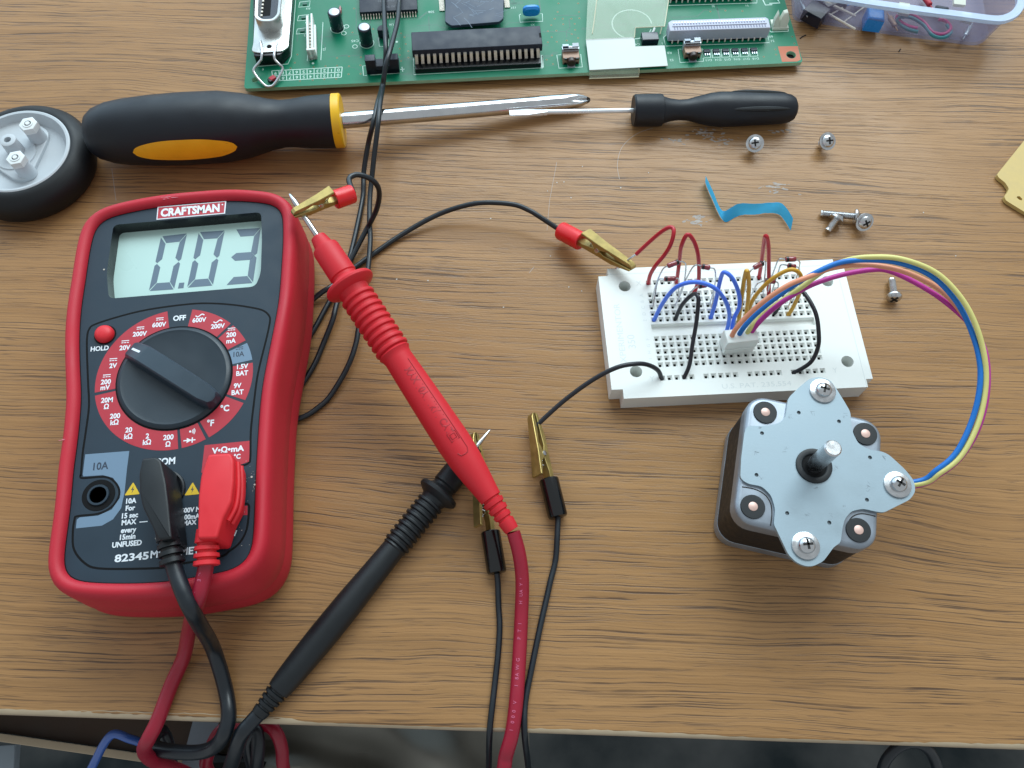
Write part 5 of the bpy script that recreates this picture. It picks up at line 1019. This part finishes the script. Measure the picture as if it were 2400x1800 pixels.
def inset_patch(parent, x0, x1, a0, half, name):
    n1, n2 = 40, 12; vs = []; c = (x0 + x1) / 2; hx = (x1 - x0) / 2
    for i in range(n1 + 1):
        u = -1 + 2 * i / n1; w_ = half * math.sqrt(max(0, 1 - abs(u) ** 2.3))
        for j in range(n2 + 1):
            v = -1 + 2 * j / n2; x = c + hx * u; r0 = rad_at(HP, x); r = r0 + .12 - .9 * max(0, 1 - u * u) * max(0, 1 - v * v) * 0; th = a0 + v * w_ / r0; vs.append(HA + dirn * x + up_ * math.cos(th) * r + sd * math.sin(th) * r)
    m = MB(); m.add(vs, [(i * (n2 + 1) + j, i * (n2 + 1) + j + 1, (i + 1) * (n2 + 1) + j + 1, (i + 1) * (n2 + 1) + j) for i in range(n1) for j in range(n2)]); m.build(name, "yellow_grip", parent, fix=False)
sx1 = lambda x: (x - 200) / 583 * hl_
inset_patch(ds, sx1(322), sx1(560), 1.36, 4.6, "grip_inset"); inset_patch(ds, sx1(300), sx1(465), -1.12, 3.0, "grip_inset")
d2_ = dirn; c0 = HB; rcol = .5 * 129 * PXS(HB) * .955
m = MB(); m.lathe(c0, d2_, [(-.1, rcol * .96), (0, rcol), (2.9, rcol), (3.4, rcol * .95), (3.4, 2)], 40); m.build("collar", "yellow_grip", ds, sharp=30)
SA = HB + dirn * 3.2; SB = U(1383, 234, 3.3)
m = MB(); dsn = (SB - SA).normalized(); ls = (SB - SA).length
s3 = dsn.cross(V((0, 0, 1))).normalized(); u3 = s3.cross(dsn); L = []; sec = [(0, 3.15, 0), (ls * .5, 3.15, 0), (ls - 11, 3.15, 0), (ls - 9.5, 3.12, .05), (ls - 7, 3.0, .30), (ls - 5, 2.75, .48), (ls - 3, 2.2, .56), (ls - 1.6, 1.6, .56), (ls - .5, 1.05, .50), (ls, .6, .4)]
for t, r, k in sec: L.append([SA + dsn * t + (s3 * math.cos(a_) + u3 * math.sin(a_)) * r * (1 - k * (.5 - .5 * math.cos(4 * (a_ - .35))) ** 2) for a_ in [2 * math.pi * i / 48 for i in range(48)]])
m.loops(L[:-2], 0, True, False); m.loops(L[-3:], 1, False, True); mat("tip_grime", (70, 66, 62), .5, metal=.6); m.build("shaft", ["chrome", "tip_grime"], ds, sharp=25)
s2 = thing("screwdriver", "small flat blade screwdriver with all black handle", "screwdriver", U(1680, 260, 0))
A_, B_ = U(1484, 259, 6.5), U(1867, 254, 6.6)
prof = []
for x, w_ in ((1484, 8), (1484, 70), (1488, 76), (1545, 77), (1551, 74), (1553, 64), (1570, 54), (1590, 48), (1610, 50), (1640, 66), (1665, 78), (1690, 83), (1730, 81), (1790, 76), (1830, 73), (1850, 66), (1860, 54), (1866, 32), (1867, 4)):
    t = (x - 1484) / 383; prof.append((t, .5 * w_ * PXS(A_.lerp(B_, t)) * .96))
handle(s2, A_, B_, prof, "handle", "handle_black")
m = MB(); dv = (B_ - A_).normalized(); s4 = dv.cross(V((0, 0, 1))).normalized(); u4 = s4.cross(dv)
for th in (.75, -.7):
    Q = [];
    for i in range(13):
        t = .58 + .36 * i / 12; x = t * (B_ - A_).length; r = rad_at([(p[0] * (B_ - A_).length, p[1]) for p in prof], x) - .15; Q.append(A_ + dv * x + u4 * math.cos(th) * r + s4 * math.sin(th) * r)
    m.sweep(Q, [.05 + 1.0 * math.sin(math.pi * i / 12) ** .5 for i in range(13)], 8)
m.build("finger_groove", "black_rubber", s2)
T2 = U(1194, 265, 9.4); m = MB(); dsh = (A_ - T2).normalized(); lt = (A_ - T2).length
m.lathe(U(1277, 262.5, 8.6), A_ - U(1277, 262.5, 8.6), [(0, .95), (lt * .72, .98), (lt * .74, .98)], 18)
sd2 = V((-dsh.y, dsh.x, -.22)); sd2 = (sd2 - dsh * sd2.dot(dsh)).normalized(); uz = dsh.cross(sd2); L = []
for f_, w_, th in ((0, 1.75, .25), (.03, 1.8, .3), (.14, 1.95, .5), (.2, 1.55, .7), (.27, 1.02, .9), (.3, .95, .95)):
    c = T2.lerp(A_, f_); c.z = max(c.z, 1.0); e = .25 if f_ < .16 else .5
    L.append([c + sd2 * x * w_ + uz * y * th for x, y in ((1, 0), (.92, .8), (.5, 1), (-.5, 1), (-.92, .8), (-1, 0), (-.92, -.8), (-.5, -1), (.5, -1), (.92, -.8))])
m.loops(L); mat("blade_steel", (226, 229, 232), .34, metal=.45, var=.05, vs=300); m.build("blade", "blade_steel", s2, sharp=35)

# ------------------------------------------------------------------ wheel
wz = 13.2; hp = UP([(162, 321), (77.5, 258.7), (151, 295.5), (139, 395), (0, 449.6), (40, 262)], wz)
import itertools
def fit_circle(P):
    sx_ = sum(p.x for p in P) / len(P); sy_ = sum(p.y for p in P) / len(P); c = V((sx_, sy_))
    for _ in range(400):
        r = sum((V((p.x, p.y)) - c).length for p in P) / len(P); g_ = V((0, 0))
        for p in P: dd_ = V((p.x, p.y)) - c; l_ = dd_.length; g_ += dd_ / l_ * (l_ - r)
        c += g_ / len(P) * 1.5
    return c, r
wc, wr_ = fit_circle(hp)
wh = thing("wheel", "small robot wheel with thick black tyre and grey plastic hub", "wheel", (wc.x, wc.y, 0))
ro = wr_ + 6.4
m = MB(); m.lathe((wc.x, wc.y, 0), (0, 0, 1), [(.3, wr_ + 1), (.3, ro - 3), (1.6, ro - 1.2), (4, ro - .2), (6.5, ro), (9.2, ro - .5), (11.2, ro - 1.9), (12.5, ro - 3.8), (13.2, ro - 5.2), (13.1, wr_ + .2), (11, wr_)], 96, cap=False); m.build("tyre", "tyre", wh, sharp=50)
m = MB(); m.lathe((wc.x, wc.y, 0), (0, 0, 1), [(1, wr_), (13.2, wr_), (13.5, wr_ - .5), (13.4, wr_ - 1.3), (10.6, wr_ - 2.0), (9.0, wr_ - 3.4), (8.7, wr_ - 7), (8.7, 0)], 96); hubo = m.build("hub", "wheel_plastic", wh, sharp=30)
zb = 8.9
tri = rounded(UP([(120, 315), (112, 340), (72, 425), (40, 428), (-10, 395), (-60, 300), (40, 270), (100, 300)], zb), 4, 4); m = MB(); m.prism(tri, zb - .3, zb + 1.4, .4); m.lathe(U(38, 362, zb + 1), (0, 0, 1), [(0, 8), (.9, 7.6), (.9, 0)], 40); m.build("hub_plate", "wheel_plastic", hubo)
for (bx, by), nut in (((95, 330), True), ((67, 408), True), ((45, 362), False)):
    b = U(bx, by, zb); m = MB(); m.lathe(b, (0, 0, 1), [(0, 3.3), (7.6, 2.9)] + ([(7.6, 0)] if nut else [(8.2, 2.9), (8.4, 2.5), (8.4, 1.3), (5, 1.2), (5, 0)]), 28); post = m.build("post", "wheel_plastic", hubo, sharp=30)
    if nut:
        m = MB(); m.prism([V((b.x + 3.5 * math.cos(a), b.y + 3.5 * math.sin(a))) for a in [.3 + math.pi / 3 * i for i in range(6)]], zb + 7.0, zb + 9.6, .3); m.lathe((b.x, b.y, zb + 9.5), (0, 0, 1), [(0, 1.9), (.35, 1.85), (.35, 1.3), (.1, 1.2), (.1, .9), (.5, .8), (.5, 0)], 20); m.build("nut", "nut_white", post, sharp=30)

# ------------------------------------------------------------------ loose screws
def screw_bm(length, hr, washer):
    """head at the origin, shank along +X"""
    m = MB(); cross_head(m, V((0, 0, 0)), (-1, 0, 0), hr, hr * .62, .4); m.lathe((0, 0, 0), (1, 0, 0), [(0, hr * .9), (.02, 1.25)], 20)
    if washer: m.lathe((0, 0, 0), (1, 0, 0), [(0, washer), (.6, washer), (.7, washer * .9), (.7, 1)], 28)
    return m
def thread_bm(length, x0):
    m = MB(); n = int((length - x0) / .5); pr_ = [(x0, 1.25)]
    for k in range(n): pr_ += [(x0 + k * .5 + .12, 1.42), (x0 + k * .5 + .3, 1.2)]
    pr_ += [(length, 1.2), (length + .1, .6), (length + .1, .05)]; m.lathe((0, 0, 0), (1, 0, 0), pr_, 14); return m
def screw(label, head, tail, length, hr, washer):
    t = bpy.data.objects.new("screw", None); SC.collection.objects.link(t); t["_o"] = [0, 0, 0]; tag(t, label, "screw", "loose screws scattered on the desk")
    screw_bm(length, hr, washer).build("screw_head", ["steel", "laminations"], t, sharp=35); thread_bm(length, .02).build("shank", "steel", t, sharp=25)
    d = (tail - head).normalized(); q_ = V((1, 0, 0)).rotation_difference(d); t.rotation_mode = 'QUATERNION'; t.rotation_quaternion = q_; t.location = head * S
sv = lambda x, y, z: U(x, y, z)
h1 = sv(1769.5, 336, 5.4); screw("screw with washer head up, nearer the black screwdriver handle", h1, h1 + V((1.2, 2.6, -4.2)), 5.0, 2.5, 3.5)
h1 = sv(1940, 331, 5.6); screw("screw with washer head up, farther right of the handle's end", h1, h1 + V((-.9, 2.5, -4.2)), 5.2, 2.5, 3.5)
screw("long screw lying sideways behind the other two of its cluster", sv(2002, 507, 2.9), sv(1925, 500, 1.4), 12.5, 2.9, 0)
screw("short screw pointing down left in the cluster of three", sv(1961, 513, 3.0), sv(1938, 543, 1.3), 6.0, 2.6, 3.0)
h1 = sv(2027, 521, 4.6); screw("screw with bright washer facing up at the right of the cluster", h1, h1 + V((-.6, 3.4, -2.6)), 5.5, 2.5, 3.5)
screw("single screw lying below the coloured motor leads right of the breadboard", sv(2095, 694, 2.8), sv(2088, 645, 1.4), 8.0, 2.8, 0)

# ------------------------------------------------------------------ blue tape, tan board, flecks and residue
up_e = [(1654, 412, 5), (1664, 434, 5), (1673, 453, 5), (1684, 480, 4.6), (1693, 492, 4), (1703, 493, 3.4), (1714, 487, 3.4), (1735, 477.5, 4), (1768, 477, 4), (1811, 473.5, 4.2), (1830, 475.5, 4.2), (1846, 492, 4.2), (1859, 513, 3.8)]
lo_e = [(1653, 428, .3), (1662, 450, .3), (1671, 470, .3), (1682, 497, .3), (1691, 513, .25), (1702, 520.5, .25), (1722, 508.5, .25), (1741, 503, .25), (1769, 504, .25), (1800, 500.5, .25), (1825, 502.5, .25), (1840, 518, .25), (1853, 540, .3)]
ca, cb_ = catmull(U3(up_e), 5), catmull(U3(lo_e), 5); m = MB(); n = len(ca); rnd = random.Random(2); vs = []
for i in range(n):
    j_ = V((0, rnd.uniform(-.08, .08), 0))
    for k in range(4):
        p = ca[i].lerp(cb_[i], k / 3) + j_; p.y += .25 * math.sin(k * 1.1 + i * .25); vs.append(p)
fs = [(i * 4 + k, i * 4 + k + 1, (i + 1) * 4 + k + 1, (i + 1) * 4 + k) for i in range(n - 1) for k in range(3)]
m.add(vs, fs); tag(m.build("tape_strip", "tape_blue", origin=(U(1740, 500, 0)), fix=False), "bent strip of bright blue tape standing on edge on the desk", "tape")
tp = UP([(2404, 325), (2336.4, 409), (2340.6, 416), (2356, 428), (2365, 442), (2359, 454), (2353, 460), (2358, 470), (2405, 499), (2560, 590), (2640, 480)], 1.9)
tp = ccw([V((p.x, p.y)) for p in rounded(tp, .8, 3)]); slot = [V((p.x, p.y)) for p in UP([(2384, 460), (2390, 460), (2396, 466), (2395, 470), (2389, 468), (2383, 463)], 1.9)]
m = MB(); m.holed(tp, [slot], 1.9); m.loops([[V((p.x, p.y, z)) for p in tp] for z in (.3, 1.9)], 0, True, False); m.loops([[V((p.x, p.y, z)) for p in slot] for z in (1.9, .4)], 0, False, False)
tag(m.build("circuit_card", "tan_board", origin=(tp[0].x, tp[0].y, 0), fix=False, sharp=30), "bare tan circuit card corner with a notch at the photo's right edge", "card")
m = MB(); rnd = random.Random(9)
def smear(px, py, w_, h_, n_, ang=0.0):
    for i in range(n_):
        x = px + rnd.gauss(0, w_ / 2); y = py + rnd.gauss(0, h_ / 2); c = U(x, y, 0); l_ = rnd.uniform(.3, 1.5); ww = rnd.uniform(.12, .5); a = ang + rnd.uniform(-.4, .4)
        P = [V((c.x + math.cos(a) * l_ * math.cos(t) - math.sin(a) * ww * math.sin(t), c.y + math.sin(a) * l_ * math.cos(t) + math.cos(a) * ww * math.sin(t))) * 1 for t in [2 * math.pi * k / 9 + rnd.uniform(-.2, .2) for k in range(9)]]
        m.prism(P, .0, .02 + rnd.random() * .015)
smear(1650, 312, 36, 16, 26); smear(1690, 330, 30, 18, 20); smear(1580, 325, 40, 8, 14); smear(1815, 440, 34, 14, 24, .1); smear(1640, 518, 34, 10, 26, .2); smear(1825, 310, 20, 10, 8)
m.ribbon(catmull(UP([(1530, 300), (1490, 315), (1458, 345), (1447, 385), (1452, 420)], 0), 8), .22, 0, 0, .02); m.ribbon(UP([(1305, 380), (1288, 470), (1282, 540)], 0), .18, 0, 0, .02); m.ribbon(UP([(1240, 640), (1252, 625)], 0), .2, 0, 0, .02); m.ribbon(UP([(262, 395), (272, 470)], 0), .2, 0, 0, .02)  # scratches; the last ribbon paints a pale reflection streak above the meter
res = m.build("residue_and_glint", "residue", origin=U(1700, 330, 0)); tag(res, "faint whitish glue smears scraped on the desk around the screws and blue tape, plus a painted reflection streak above the meter", "residue", kind="stuff")
m = MB()
for x, y in ((1305, 428), (1283, 448), (1338, 464), (1322, 427), (1333, 673), (1363, 682), (2164, 498), (1003, 658), (1455, 440), (1150, 512), (1365, 390), (1290, 600), (1180, 720), (1520, 405), (930, 655), (2240, 600)):
    c = U(x, y, 0); m.prism([V((c.x + rnd.uniform(.12, .42) * math.cos(t), c.y + rnd.uniform(.12, .42) * math.sin(t))) for t in [2 * math.pi * k / 7 for k in range(7)]], 0, .12)
tag(m.build("flecks", "fleck", origin=U(1300, 450, 0)), "tiny pale flecks scattered over the middle of the desk", "flecks", kind="stuff")
for x0, y0, x1, y1, lb_ in ((1875, 90, 1889, 82, "short dark hair clipping beside the circuit board's right corner"), (2107, 121, 2111, 115, "tiny dark crumb on the desk below the plastic tub")):
    m = MB(); m.tube([U(x0, y0, .2), U((x0 + x1) / 2, (y0 + y1) / 2 - 1, .3), U(x1, y1, .2)], .22, 6); tag(m.build("crumb", "laminations", origin=U(x0, y0, 0)), lb_, "crumb")
for o in bpy.data.objects:
    if "_o" in o: del o["_o"]
